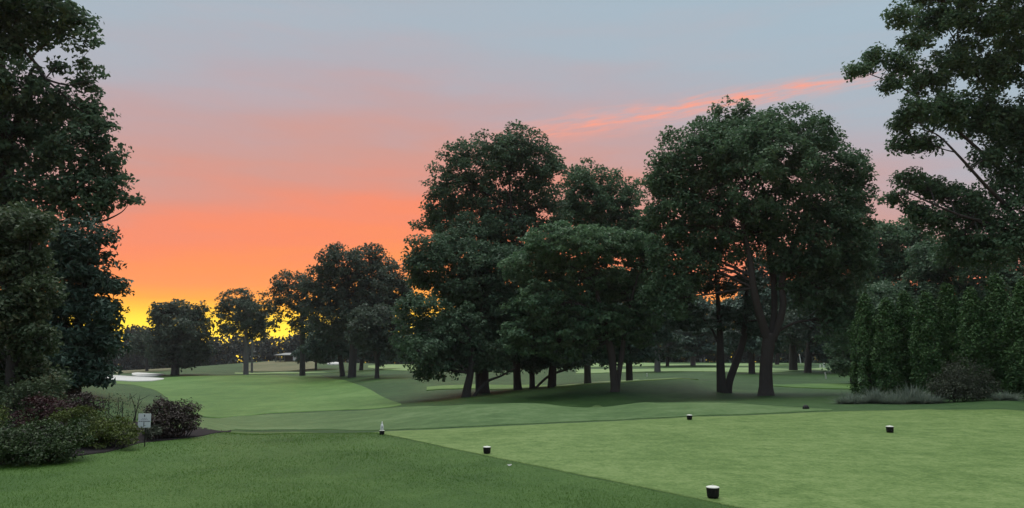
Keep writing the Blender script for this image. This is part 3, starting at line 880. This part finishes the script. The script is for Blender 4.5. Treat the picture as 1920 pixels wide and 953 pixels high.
# --- the big tree at the right edge
tree('sycamore_tree', 'large open-branched tree hanging into the frame from the right edge', (1965, 30),
     [(1606, 132, 28, 12), (1648, 108, 30, 18), (1690, 122, 30, 22), (1672, 158, 22, 14), (1690, 30, 28, 24), (1745, 40, 40, 30), (1720, 80, 28, 18), (1800, 30, 45, 40), (1865, 40, 50, 45),
      (1740, 150, 45, 34), (1800, 110, 45, 40), (1870, 130, 55, 50), (1720, 205, 42, 28), (1690, 235, 24, 16), (1775, 210, 50, 40), (1690, 270, 26, 18), (1740, 270, 30, 16), (1840, 220, 55, 50), (1900, 240, 50, 60),
      (1700, 335, 30, 16), (1672, 372, 22, 14), (1735, 350, 34, 20), (1710, 395, 28, 16), (1780, 360, 40, 22), (1755, 415, 40, 20), (1890, 330, 40, 60), (1830, 400, 50, 40), (1800, 460, 48, 40), (1870, 460, 60, 50),
      (1850, 300, 30, 20), (1770, -30, 70, 40), (1870, -50, 80, 60), (1960, 60, 90, 100), (1990, 250, 90, 110), (1970, 420, 80, 90), (2060, 150, 90, 120), (2060, 350, 90, 120), (1960, -60, 80, 60)],
     60, 'maple', 'bark', rc=0.36, leaf=0.125, dens=1.05, group='trees at the frame edges', dep=0.8, flat=0.85, inner=0.2,
     trunk=[[(1968, 780, 62), (1965, 700, 48), (1960, 600, 44), (1955, 480, 40), (1965, 340, 30), (1975, 150, 20), (1980, -40, 8)],
            [(1955, 470, 12), (1900, 400, 10, -0.5), (1850, 350, 8, -1), (1800, 295, 6, -1.2), (1760, 255, 4, -1.2), (1735, 245, 3, -1.2)],
            [(1962, 380, 10), (1900, 260, 8, 0.9), (1850, 170, 6, 0.9), (1810, 110, 5, 0.8), (1770, 40, 2, 0.8)],
            [(1962, 380, 16), (1890, 330, 10, 0.5), (1800, 250, 7, 0.6), (1700, 170, 4, 0.6), (1620, 135, 2, 0.6)],
            [(1955, 480, 14), (1880, 430, 9, -0.5), (1790, 400, 6, -1), (1700, 360, 3, -1.2)],
            [(1970, 260, 16), (1930, 130, 12, 0.4), (1890, 20, 8, 0.6), (1860, -60, 4, 0.6)]], maxleaf=110000, twigs=0.7, jit=0.5)

# --- the mass of trees at the left edge
G4 = 'trees at the left edge'
tree('old_oak', 'tall ragged oak rising out of the frame at the left edge', (30, 27),
     [(30, 10, 70, 40), (100, 5, 50, 34), (140, 45, 34, 26), (160, 78, 24, 18), (95, 60, 45, 26), (20, 80, 50, 34), (165, 125, 18, 14), (150, 160, 16, 10), (170, 165, 14, 12), (120, 125, 16, 9),
      (30, 170, 60, 50), (100, 200, 60, 34), (155, 215, 42, 30), (185, 235, 24, 24), (60, 260, 70, 60), (140, 280, 60, 50), (190, 300, 40, 40), (222, 325, 18, 12), (205, 350, 28, 22), (238, 372, 20, 14), (150, 370, 55, 50),
      (190, 395, 22, 22), (80, 380, 80, 70), (-60, 60, 100, 110), (-60, 260, 100, 110), (-50, 440, 90, 100), (20, -60, 100, 50), (-120, 150, 90, 120)],
     40, 'oak', 'bark', rc=0.45, leaf=0.15, group=G4, dens=0.9, maxleaf=85000, gap=0.08,
     trunk=[[(32, 800, 60), (30, 740, 46), (25, 600, 42), (20, 450, 38), (10, 300, 30), (0, 120, 20), (-10, -50, 8)],
            [(10, 300, 16), (40, 200, 12), (80, 145, 9), (50, 100, 5), (20, 60, 3)], [(25, 260, 12), (60, 130, 8, -0.5), (85, 148, 6, -0.6), (130, 160, 4, -0.6), (165, 150, 2, -0.6)],
            [(20, 440, 14), (90, 420, 10), (150, 415, 7), (190, 415, 5), (225, 400, 3), (240, 385, 1.5)]], jit=0.5)
tree('spruce_tree', 'dense dark spruce between the ragged oak and the bed of shrubs', (140, 24),
     [(150, 450, 50, 45), (165, 500, 45, 40), (195, 530, 26, 16), (215, 540, 18, 12), (130, 540, 60, 50), (180, 580, 40, 30), (212, 585, 18, 14), (200, 620, 26, 26), (130, 620, 70, 50), (170, 655, 44, 32), (110, 680, 60, 40), (160, 695, 42, 22),
      (80, 480, 50, 60), (60, 580, 60, 60), (60, 680, 50, 50), (120, 712, 60, 18), (180, 705, 30, 16), (215, 640, 14, 14)],
     22, 'spruce', 'bark', rc=0.42, leaf=0.15, group=G4, dens=1.5, aspect=0.4, flat=0.45, maxleaf=70000, twigs=0.25)
tree('edge_maple', 'olive-green maple in front of the dark spruce at the left edge', (25, 17),
     [(20, 430, 50, 45), (70, 425, 32, 30), (35, 500, 60, 45), (70, 555, 35, 40), (20, 590, 55, 50), (65, 640, 36, 36), (20, 690, 55, 46), (70, 710, 36, 34), (-60, 480, 60, 80), (-60, 640, 60, 90), (30, 745, 40, 24)],
     24, 'frontmaple', 'bark', rc=0.26, leaf=0.085, group=G4, dens=1.3, maxleaf=70000, twigs=0.3)
# --- far woodland that reads as one mass
def woodland(name, label, segs, d, leafm='wood', rc=2.2, leaf=1.0):
    cen = []
    for (x0, x1, top, bot) in segs:
        for px in np.arange(x0, x1, 8):
            t = top + rng.normal() * 5
            for py in np.arange(t, bot + 6, 8):
                cen.append(P(px + rng.normal() * 4, py, d + rng.uniform(-6, 10)))
    cen = np.array(cen)
    rad = rc * rng.uniform(0.6, 1.3, len(cen))
    V, Fc, t = leaves(cen, rad, np.full(len(cen), 44), leaf, None, up=0.4, rnd=1.0, flat=0.8)
    o = mesh_np(name, V, Fc, M[leafm], tint=t)
    tag(o, label, 'woodland', kind='stuff')


woodland('far_woodland', 'dark belt of far woodland along the left horizon', [(-200, 200, 640, 704), (180, 255, 655, 702), (240, 300, 622, 700), (295, 420, 648, 698), (410, 560, 644, 690), (545, 800, 640, 688)], 240, rc=2.6, leaf=1.1)
woodland('far_woodland', 'dark belt of far woodland behind the right-hand fairway', [(780, 1200, 600, 690), (1190, 1310, 552, 684), (1300, 1400, 572, 684), (1390, 1640, 548, 684), (1620, 2100, 560, 690)], 175, 'wood2', rc=2.0, leaf=0.85)

# --- hedge of arborvitae
def arborvitae(label, px, top, d, w):
    x = P(px, 700, d)[0]
    z0 = h1(x, d)
    zt = P(px, top, d)[2]
    h = zt - z0
    root = empty('arborvitae', (x, d, z0))
    tag(root, label, 'conifer', 'hedge of arborvitae on the right')
    mb = MB()
    mb.tube([(x, d, z0 - 0.2), (x, d, z0 + 0.5), (x, d, z0 + h * 0.8)], [0.09, 0.07, 0.02], 8)
    mb.build('trunk', M['bark'], root, smooth=True)
    r0 = w * d / F / 2
    n = 330
    # upright plumes over a tapering column
    t = rng.random(n) ** 0.85
    a = rng.random(n) * 2 * math.pi
    ph = rng.random(4) * 6
    prof = np.interp(t, [0, 0.08, 0.3, 0.55, 0.75, 0.9, 1.0], [0.85, 1.0, 1.05, 0.92, 0.66, 0.33, 0.03])
    lump = 1 + 0.20 * np.sin(4 * a + ph[0] + 1.2 * t) + 0.13 * np.sin(7 * a + ph[1] - 2.5 * t) + 0.09 * np.sin(11 * t + ph[2] + 2 * a)
    rr = r0 * 0.86 * prof * lump * rng.uniform(0.78, 1.0, n)
    t = np.clip(t - 0.06 * np.cos(4 * a + ph[0]) * (t > 0.7), 0, 1)
    cen = np.stack((x + rr * np.cos(a), d + rr * np.sin(a), z0 + 0.12 + t * (h - 0.2)), 1)
    extra = np.stack((x + r0 * 0.5 * rng.normal(size=60) * 0.6, d + r0 * 0.5 * rng.normal(size=60) * 0.6, z0 + rng.uniform(0.3, h * 0.85, 60)), 1)
    cen = np.concatenate((cen, extra))
    rad = 0.17 * rng.uniform(0.7, 1.3, len(cen))
    cnt = np.full(len(cen), 58)
    ax = np.repeat(np.stack((np.full(len(cen), x), np.full(len(cen), d), cen[:, 2] - 0.1), 1), cnt, 0)
    V, Fc, tt = leaves(cen, rad, cnt, 0.082, ax, up=0.6, outw=0.9, rnd=0.6, aspect=0.6, flat=1.5, droop=None)
    mesh_np('foliage', V, Fc, M['cedar'], root, tint=tt)


AV = [(1630, 560, 30, 62, 'leftmost arborvitae of the hedge, next to the open fairway'), (1670, 566, 28.9, 54, 'second arborvitae of the hedge from its left end'),
      (1706, 550, 29.0, 56, 'third arborvitae of the hedge from its left end'), (1746, 556, 27.4, 54, 'fourth arborvitae of the hedge from its left end'),
      (1788, 540, 27.4, 60, 'fifth arborvitae of the hedge, behind the tawny shrub'), (1832, 548, 26.0, 58, 'sixth arborvitae of the hedge, just right of the tawny shrub'),
      (1880, 524, 25.9, 66, 'tall arborvitae of the hedge, second from the right frame edge'), (1930, 534, 24.6, 66, 'arborvitae of the hedge cut by the right frame edge')]
for px, top, d, wd, lb in AV:
    arborvitae(lb, px, top, d, wd)


def shrub(name, label, base, blobs, leafm, rc, leaf, dens=1.0, group=None, aspect=0.6, flat=0.6, up=0.6, droop=None, stems=7, maxleaf=30000, dep=0.9, cat='shrub', inner=0.45):
    bx, d = base
    x = P(bx, 800, d)[0]
    z0 = h1(x, d)
    root = empty(name, (x, d, z0))
    tag(root, label, cat, group)
    cs, os_ = [], []
    mb = MB()
    for b in blobs:
        dd = b[4] if len(b) > 4 else rng.normal() * 0.15
        c = P(b[0], b[1], d + dd)
        s = (d + dd) / F
        r = np.array((b[2] * s, max(b[2] * s * dep, 0.12), b[3] * s))
        q = shell_clumps(c, r, rc, dens, inner, 0.9)
        q[:, 2] = np.maximum(q[:, 2], H(q[:, 0], q[:, 1]) + rc * 0.5)
        cs.append(q); os_.append(np.repeat(c[None] - np.array((0, 0, r[2])), len(q), 0))
        for k in range(max(2, stems // 2)):
            e = q[rng.integers(len(q))]
            s0 = np.array((x * 0.5 + c[0] * 0.5 + rng.normal() * 0.08, d + dd * 0.7 + rng.normal() * 0.08, 0))
            s0[2] = h1(s0[0], s0[1]) - 0.05
            mb.tube([s0, (s0 + e) / 2 + rng.normal(size=3) * 0.03, e], [0.014, 0.010, 0.004], 5, cap=False)
    mb.build('stems', M['bark'], root)
    cen, outf = np.concatenate(cs), np.concatenate(os_)
    rad = rc * rng.uniform(0.7, 1.35, len(cen))
    per = max(8, int(3.6 * (rc / leaf) ** 2))
    cnt = np.maximum(3, (per * (rad / rc) ** 2).astype(int))
    if cnt.sum() > maxleaf:
        cnt = np.maximum(3, (cnt * maxleaf / cnt.sum()).astype(int))
    V, Fc, t = leaves(cen, rad, cnt, leaf, np.repeat(outf, cnt, 0), up=up, aspect=aspect, flat=flat, droop=droop, outw=0.7)
    mesh_np('foliage', V, Fc, M[leafm], root, tint=t)
    STATS.append((label[:30], len(cen), int(cnt.sum())))
    return root


GS = 'shrubs in the mulched bed'
shrub('evergreen_shrub', 'rounded dark green shrub at the near left of the bed', (75, 11.0),
      [(20, 828, 45, 34), (75, 820, 50, 36), (120, 830, 42, 28), (60, 850, 55, 16), (135, 800, 30, 22), (-40, 824, 50, 40), (0, 852, 40, 14)], 'shrubgreen', 0.12, 0.042, 1.0, GS)
shrub('juniper_shrub', 'golden green juniper spreading in flat tiers behind the sign', (195, 12.4),
      [(150, 782, 45, 14), (190, 795, 50, 15), (225, 808, 38, 14), (165, 808, 45, 18), (205, 828, 42, 14), (240, 822, 18, 10), (165, 838, 36, 10), (140, 772, 26, 10)], 'juniper', 0.11, 0.05, 1.3, GS, aspect=0.35, flat=0.3, up=0.9)
shrub('barberry_shrub', 'dark red barberry shrub at the back of the bed', (90, 13.8),
      [(80, 765, 30, 22), (110, 770, 26, 20), (60, 785, 34, 20)], 'barberry', 0.11, 0.042, 1.2, GS)
shrub('plum_shrub', 'dusky brown shrub behind the juniper, in front of the far grass', (160, 15),
      [(150, 755, 28, 16), (172, 758, 22, 14), (140, 770, 28, 14)], 'plum', 0.11, 0.045, 1.2, GS)
shrub('plum_shrub', 'brown purple rounded shrub right of the sign, with paler sprigs', (320, 14),
      [(305, 775, 30, 24), (335, 778, 32, 24), (320, 795, 42, 20), (355, 772, 18, 14), (295, 760, 18, 12), (362, 790, 12, 12), (285, 800, 14, 14)], 'plum', 0.10, 0.042, 1.2, GS)
shrub('low_shrub', 'low grey green shrub under the brown purple shrub, beside the sign stake', (292, 13.3),
      [(285, 812, 16, 9), (298, 806, 12, 9), (278, 806, 8, 8)], 'tawny', 0.06, 0.035, 1.0, GS)
shrub('yellow_green_sprig', 'small yellow green tuft at the far left edge of the bed', (2, 12.4),
      [(2, 775, 10, 18), (-6, 790, 16, 16)], 'juniper', 0.08, 0.04, 0.9, GS)
shrub('tall_shrub', 'dusty green shrub under the olive maple at the left edge', (70, 16),
      [(60, 735, 34, 26), (95, 725, 26, 20), (30, 750, 34, 26), (108, 745, 14, 18)], 'frontmaple', 0.16, 0.06, 1.0, GS)

# bare stems of a thinned-out bush
def bare_bush(label, px0, px1, d, n):
    x = P((px0 + px1) / 2, 790, d)[0]
    z0 = h1(x, d)
    root = empty('bare_bush', (x, d, z0))
    tag(root, label, 'shrub', GS)
    for k in range(n):
        px = px0 + (px1 - px0) * (k + 0.5) / n + rng.normal() * 2
        b = P(px, 795, d + rng.normal() * 0.1)
        b[2] = h1(b[0], b[1]) - 0.04
        topp = P(px + rng.normal() * 13, rng.uniform(735, 752), d)
        m = (b + topp) / 2 + rng.normal(size=3) * 0.06
        mb = MB()
        mb.tube(catmull([b, m, topp], 4), np.linspace(0.012, 0.004, 9), 6, cap=False)
        for j in range(5):
            f = rng.uniform(0.35, 0.9)
            s = b * (1 - f) + topp * f
            mb.tube([s, s + np.array((rng.normal() * 0.09, rng.normal() * 0.05, rng.uniform(0.05, 0.14)))], [0.006, 0.002], 4, cap=False)
        mb.build('stem', M['bark'], root)
    # a few last leaves
    c = np.array([P(rng.uniform(px0, px1), rng.uniform(738, 785), d) for _ in range(90)])
    V, Fc, t = leaves(c, np.full(len(c), 0.03), np.full(len(c), 3), 0.03)
    mesh_np('leaves', V, Fc, M['frontmaple'], root, tint=t)


bare_bush('bare upright stems of a thin bush left of the sign', 196, 256, 14.2, 8)

# shrubs and tufts in front of the hedge
GH = 'planting in front of the hedge'
shrub('tawny_shrub', 'fine-twigged tawny shrub standing before the hedge', (1800, 24.2),
      [(1795, 705, 34, 32), (1820, 710, 34, 30), (1770, 722, 26, 22), (1800, 732, 46, 18), (1845, 725, 26, 22)], 'tawny', 0.16, 0.07, 1.2, GH, aspect=0.3, droop=(0, 0, 0.8))


def tuft(label, px, top, d, w, n, group, leafm='sage', name='ornamental_grass'):
    x = P(px, 750, d)[0]
    z0 = h1(x, d)
    hh = P(px, top, d)[2] - z0
    root = None
    m = n
    a = rng.random(m) * 2 * math.pi
    ro = np.sqrt(rng.random(m)) * w * d / F / 2
    b = np.stack((x + ro * np.cos(a) * 0.95, d + ro * np.sin(a) * 0.6, np.zeros(m)), 1)
    b[:, 2] = H(b[:, 0], b[:, 1]) - 0.01
    ln = hh * (0.15 + 0.95 * rng.random(m) ** 2.2) * (1 - 0.5 * (ro / ro.max()) ** 2)
    out = np.stack((np.cos(a), np.sin(a), np.zeros(m)), 1) * (ro * rng.uniform(0.3, 1.6, m))[:, None] + rng.normal(size=(m, 3)) * 0.10
    md = b + out * 0.35 + UP * ln[:, None] * 0.62
    tp = b + out * 1.0 + UP * ln[:, None]
    sd_ = np.cross(out + rng.normal(size=(m, 3)) * 0.05, UP)
    sd_ /= np.linalg.norm(sd_, axis=1)[:, None] + 1e-9
    wd = 0.008 * rng.uniform(0.7, 1.6, m)[:, None]
    V = np.stack((b - sd_ * wd, b + sd_ * wd, md + sd_ * wd * 0.8, md - sd_ * wd * 0.8, tp), 1).reshape(-1, 3)
    i = np.arange(m) * 5
    Fc = np.stack((i, i + 1, i + 2, i, i + 2, i + 3, i + 3, i + 2, i + 4), 1).reshape(-1, 3)
    o = mesh_np(name, V, Fc, M[leafm], tint=np.repeat(rng.random(m), 3))
    tag(o, label, 'grass', group)
    return o


for px, top, d, wd, lb in [(1600, 736, 24.6, 52, 'silvery grass clump at the left end of the hedge planting'), (1640, 726, 24.8, 44, 'silvery grass clump second from the left before the hedge'),
                           (1680, 736, 24.3, 60, 'silvery grass clump in the middle of the hedge planting'), (1708, 718, 24.6, 50, 'wispy tall grass clump left of the tawny shrub'),
                           (1738, 738, 24.0, 48, 'low grass clump touching the tawny shrub'), (1885, 738, 23.3, 34, 'small grass clump right of the tawny shrub, under the hedge')]:
    tuft(lb, px, top, d, wd, 1500, 'grass clumps before the hedge')

# ------------------------------------------------------------------ small things
def marker(label, px, py, size=0.145, nub=True, dmin=4):
    q = hit(px, py, dmin)
    z0 = h1(q[0], q[1]) + 0.015
    root = empty('tee_marker', (q[0], q[1], z0))
    tag(root, label, 'tee marker', 'tee markers on the tee')
    r = size / 2
    hgt = size * 0.82
    mb = MB()
    mb.lathe([(r * 0.80, 0), (r * 0.88, hgt * 0.1), (r * 0.92, hgt * 0.5), (r * 0.97, hgt * 0.82), (r * 0.99, hgt * 0.86)], (q[0], q[1], z0), 28, 0.012)
    mb.build('body', M['black'], root, smooth=True)
    m2 = MB()
    m2.lathe([(r * 0.985, hgt * 0.865), (r * 1.0, hgt * 0.89), (r * 0.97, hgt * 0.93), (r * 0.7, hgt * 0.985), (r * 0.2, hgt * 1.03)], (q[0], q[1], z0), 28, 0.012)
    m2.build('cap', M['cut'], root, smooth=True)
    if nub:
        m3 = MB()
        m3.lathe([(r * 0.16, hgt * 1.0), (r * 0.15, hgt * 1.07), (r * 0.06, hgt * 1.09)], (q[0], q[1], z0), 12)
        m3.build('knob', M['cut'], root, smooth=True)
    return q, z0 + hgt * 1.03


marker('nearest black tee marker with pale top, at the corner of the tee', 1337, 935, 0.145)
marker('black tee marker on the left edge of the tee, slightly tilted', 913, 851.5, 0.125)
bq, bz = marker('farthest-left black tee marker, carrying a small white bottle', 716, 816.5, 0.105, nub=False)
marker('black tee marker at the far edge of the tee, before the trees', 1293, 788, 0.135, nub=False)
marker('black tee marker with white top alone on the right of the tee', 1669, 812, 0.15)

# bottle on the marker
mb = MB()
mb.lathe([(0.026, 0), (0.030, 0.008), (0.031, 0.05), (0.028, 0.085), (0.019, 0.112), (0.012, 0.12)], (bq[0], bq[1], bz), 20)
bo = empty('bottle', (bq[0], bq[1], bz))
tag(bo, 'small white bottle standing on the farthest-left tee marker', 'bottle')
mb.build('body', M['white'], bo, smooth=True)
mb = MB()
mb.lathe([(0.013, 0.12), (0.013, 0.128), (0.008, 0.155), (0.004, 0.165)], (bq[0], bq[1], bz), 14)
mb.build('cap', M['white'], bo, smooth=True)
mb = MB()
mb.box((bq[0] + 0.006, bq[1] - 0.0315, bz + 0.06), (0.012, 0.002, 0.03))
mb.build('print', M['ink'], bo)

# dark rounded stone beyond the tee
q = hit(1511, 768)
mb = MB()
mb.lathe([(0.085, -0.02), (0.088, 0.03), (0.082, 0.07), (0.06, 0.105), (0.03, 0.125), (0.008, 0.13)], (q[0], q[1], h1(q[0], q[1])), 18, 0.08)
tag(mb.build('round_stone', M['black'], None, smooth=True), 'dark rounded stone in the grass just beyond the tee', 'stone')

# sign on a stake
q = hit(271, 838)
x, y = q
z0 = h1(x, y)
sg = empty('course_sign', (x, y, z0))
tag(sg, 'small square white sign on a thin black stake before the shrubs', 'sign')
pc = P(272, 788.5, y)
s = 23.0 * y / F
mb = MB(); mb.tube([(x, y, z0 - 0.15), (x, y, pc[2] + s * 0.05)], [0.009, 0.009], 8); mb.build('stake', M['iron'], sg)
def rounded(cx, cz_, yy, wx, hz, rad, th):
    out = []
    for (sx, sz, a0) in ((1, 1, 0), (-1, 1, 90), (-1, -1, 180), (1, -1, 270)):
        for k in range(5):
            a = math.radians(a0 + k * 22.5)
            out.append((cx + sx * (wx / 2 - rad) + rad * math.cos(a), cz_ + sz * (hz / 2 - rad) + rad * math.sin(a)))
    n = len(out)
    m = MB()
    m.add([(a, yy - th / 2, b) for a, b in out] + [(a, yy + th / 2, b) for a, b in out],
          [tuple(range(n)), tuple(range(n, 2 * n))[::-1]] + [((i + 1) % n, i, n + i, n + (i + 1) % n) for i in range(n)])
    return m
yf = y - 0.02
pl = rounded(pc[0], pc[2], yf, s, s * 1.1, s * 0.05, 0.006).build('panel', M['signwhite'], sg)
yp = yf - 0.005
mb = rounded(pc[0], pc[2] + s * 0.38, yp, s * 0.075, s * 0.17, s * 0.03, 0.002); mb.build('emblem', M['ink'], sg)
mb = MB()
for (z_, wds, hh_) in ((0.17, (0.10, 0.13, 0.08), 0.025), (0.09, (0.12, 0.10, 0.16, 0.10), 0.03)):
    tot = sum(wds) + 0.03 * (len(wds) - 1); cx = -tot / 2
    for wd in wds:
        mb.box((pc[0] + s * (cx + wd / 2), yp, pc[2] + s * z_), (s * wd, 0.002, s * hh_)); cx += wd + 0.03
mb.build('small_print', M['greyink'], sg)
mb = MB()
for (x0_, x1_) in ((-0.45, -0.30), (-0.27, -0.13), (-0.09, 0.04), (0.07, 0.20), (0.23, 0.45)):
    mb.box((pc[0] + s * (x0_ + x1_) / 2, yp, pc[2] - s * 0.06), (s * (x1_ - x0_), 0.002, s * 0.045))
mb.build('print_line', M['ink'], sg)
mb = MB(); mb.box((pc[0] - s * 0.02, yp, pc[2] - s * 0.30), (s * 0.055, 0.002, s * 0.36)); mb.build('numeral', M['ink'], sg)

# fallen leaves
for px_, py_, lb in ((955, 876, 'pale fallen leaf in the rough beside the tee edge'),):
    q = hit(px_, py_)
    zz_ = h1(q[0], q[1]) + 0.03
    mb = MB()
    vs_ = [(q[0] + 0.03 * math.cos(a_) * (1 + 0.35 * (k_ % 2)), q[1] + 0.015 * math.sin(a_) * (1 + 0.35 * (k_ % 2)), zz_ + 0.012 * math.cos(2 * a_)) for k_, a_ in enumerate(np.linspace(0, 2 * math.pi, 11)[:-1])]
    vs2_ = [(a_, b_, c_ - 0.002) for a_, b_, c_ in vs_]
    n_ = len(vs_)
    mb.add(vs_ + vs2_, [tuple(range(n_)), tuple(range(n_, 2 * n_))[::-1]] + [(k_, n_ + k_, n_ + (k_ + 1) % n_, (k_ + 1) % n_) for k_ in range(n_)])
    tag(mb.build('fallen_leaf', M['sand']), lb, 'leaf')

# stakes and posts far off
def stake(name, label, px, py, d, hpx, wpx, mat, lean=0.0):
    x = P(px, py, d)[0]
    z0 = h1(x, d)
    h = hpx * d / F
    r = wpx * d / F / 2
    mb = MB()
    mb.tube([(x, d, z0 - 0.1), (x - lean * h * 0.5, d, z0 + h * 0.5), (x - lean * h, d, z0 + h * 0.94), (x - lean * h, d, z0 + h)], [r, r, r * 0.9, r * 0.3], 10)
    tag(mb.build(name, M[mat], None, smooth=False), label, 'stake', 'stakes out on the course')
stake('marker_stake', 'leaning white stake in the shaded grass left of the hedge', 1549, 711, 70, 11, 2.2, 'stake', 0.12)
stake('marker_post', 'tall white post on the lit green far right', 1545, 692, 104, 11, 3.4, 'white')
stake('marker_post', 'short pale post left of the tall white one', 1538, 693, 104, 7, 2.6, 'stake')
stake('marker_stake', 'small dark stake on the pale fairway left of the pine', 1185, 699, 88, 6, 1.2, 'iron')
stake('marker_stake', 'small pale stake in the grass before the pine', 1213, 706, 74, 6, 1.8, 'stake')
stake('marker_stake', 'thin pale pole leaning against the far wood, right of the maple', 1501, 673, 150, 17, 1.6, 'stake', 0.1)
stake('dead_trunk', 'pale bare trunk at the edge of the far wood', 1321, 679, 165, 9, 3, 'bark_pale')
stake('dead_trunk', 'second pale bare trunk at the wood edge, left of the first', 1315, 679, 165, 7, 2.2, 'bark_pale')

# shelter beyond the fairway
dS = 178
def sx(px): return P(px, 670, dS)[0]
def szz(py): return P(540, py, dS)[2]
zb = h1(sx(542), dS)
sh = empty('golf_shelter', (sx(542), dS, zb))
tag(sh, 'small low shelter with pale flat roof beyond the fairway', 'shelter')
zr = zb + 1.6
mb = MB()
a0, a1 = sx(519), sx(566)
mb.add([(a0, dS - 2.2, zr), (a1, dS - 2.2, zr), (a1, dS + 2.2, zr), (a0, dS + 2.2, zr), (sx(536), dS, zr + 0.45), (sx(556), dS, zr + 0.45),
        (a0, dS - 2.2, zr - 0.16), (a1, dS - 2.2, zr - 0.16), (a1, dS + 2.2, zr - 0.16), (a0, dS + 2.2, zr - 0.16)],
       [(0, 1, 5, 4), (1, 2, 5), (2, 3, 4, 5), (3, 0, 4), (6, 7, 1, 0), (7, 8, 2, 1), (8, 9, 3, 2), (9, 6, 0, 3), (9, 8, 7, 6)])
mb.build('roof', M['roof'], sh)
for px_ in (522, 530, 538, 561):
    for yy_ in (-1.9, 1.9):
        mb = MB(); mb.box((sx(px_), dS + yy_, zb + 0.68), (0.16, 0.16, 1.5)); mb.build('post', M['bark_pale'], sh)
mb = MB(); mb.box(((sx(536) + sx(551)) / 2, dS + 0.4, zb + 0.68), (sx(551) - sx(536), 2.4, 1.5)); mb.build('wall', M['brownwall'], sh)
mb = MB(); mb.box(((sx(553) + sx(559)) / 2, dS - 1.5, zb + 0.75), (sx(559) - sx(553), 0.15, 0.95)); mb.build('notice_panel', M['white'], sh)

# ------------------------------------------------------------------ grass of the near rough
nb = 235000
dd_ = np.exp(rng.uniform(math.log(6.2), math.log(17.0), nb))
uu = rng.uniform(-0.74, 0.40, nb)
bx_, by_ = uu * dd_, dd_
tn = np.array([hit(c[0], min(c[1], 1080)) for c in TEE]); tf = np.array([hit(c[0], c[2]) for c in TEE])
def inpoly(px_, py_, poly):
    ins = np.zeros(len(px_), bool)
    j = len(poly) - 1
    for i in range(len(poly)):
        xi, yi = poly[i]; xj, yj = poly[j]
        c_ = ((yi > py_) != (yj > py_)) & (px_ < (xj - xi) * (py_ - yi) / (yj - yi + 1e-12) + xi)
        ins ^= c_
        j = i
    return ins
teepoly = np.concatenate((tn, tf[::-1]))
MU = [(-60, 868), (0, 869), (60, 866), (130, 858), (200, 849), (262, 832), (330, 825), (380, 819), (415, 812), (434, 808.5), (415, 806), (380, 803), (262, 793), (-60, 790)]
mupoly = np.array([hit(a, b, 6) for a, b in MU])
jx = bx_ + rng.normal(size=nb) * 0.035 + 0.03 * np.sin(by_ * 9)
keep = ~inpoly(jx, by_, teepoly) & ~inpoly(bx_, by_, mupoly)
# thinner and thicker patches
keep &= rng.random(nb) < 0.75 + 0.25 * np.sin(bx_ * 1.3 + 2 * np.sin(by_ * 0.7)) * np.sin(by_ * 1.1 + bx_ * 0.4)
bx_, by_, dd_ = bx_[keep], by_[keep], dd_[keep]
m_ = len(bx_)
b = np.stack((bx_, by_, H(bx_, by_) - 0.004), 1)
hgt = rng.uniform(0.014, 0.034, m_) * (1 + 0.25 * np.sin(bx_ * 2.1) * np.sin(by_ * 1.7))
out = rng.normal(size=(m_, 3)) * np.array((0.018, 0.018, 0))
sdv = rng.normal(size=(m_, 3)); sdv[:, 2] = 0; sdv /= np.linalg.norm(sdv, axis=1)[:, None]
wv = (0.0024 * dd_ / 8 * rng.uniform(0.7, 1.5, m_))[:, None]
V = np.stack((b - sdv * wv, b + sdv * wv, b + out + UP * hgt[:, None]), 1).reshape(-1, 3)
pt = 0.5 + 0.22 * np.sin(bx_ * 0.9 + 1.5 * np.sin(by_ * 0.5)) * np.sin(by_ * 0.8) + 0.2 * np.sin(bx_ * 3.1 + 2 * np.sin(by_ * 2.3)) * np.sin(by_ * 2.9 + np.sin(bx_ * 2)) + rng.normal(size=m_) * 0.18
gr = mesh_np('rough_grass', V, np.arange(m_ * 3).reshape(-1, 3), M['blade'], tint=np.clip(pt, 0, 1))
tag(gr, 'short dewy grass of the rough in the foreground', 'grass', kind='stuff')
# print('STATS', sum(s_[2] for s_ in STATS) * 2, [s_ for s_ in STATS])

# thin haze volume added to lift the dark foliage
hm = bpy.data.materials.new('foliage_lift_haze')
hm.use_nodes = True
hm.node_tree.nodes.clear()
hn = NT(hm.node_tree)
vo = hn.n('ShaderNodeVolumePrincipled')
vo.inputs['Color'].default_value = (0.9, 0.92, 0.95, 1)
vo.inputs['Density'].default_value = HAZE
vo.inputs['Anisotropy'].default_value = 0.2
hn.link(vo.outputs[0], hn.n('ShaderNodeOutputMaterial').inputs['Volume'])
mb = MB()
mb.box((0, 185, 11.5), (2600, 440, 43))
tag(mb.build('haze', hm), 'thin even haze added to lighten the dark trees', 'haze', kind='stuff')
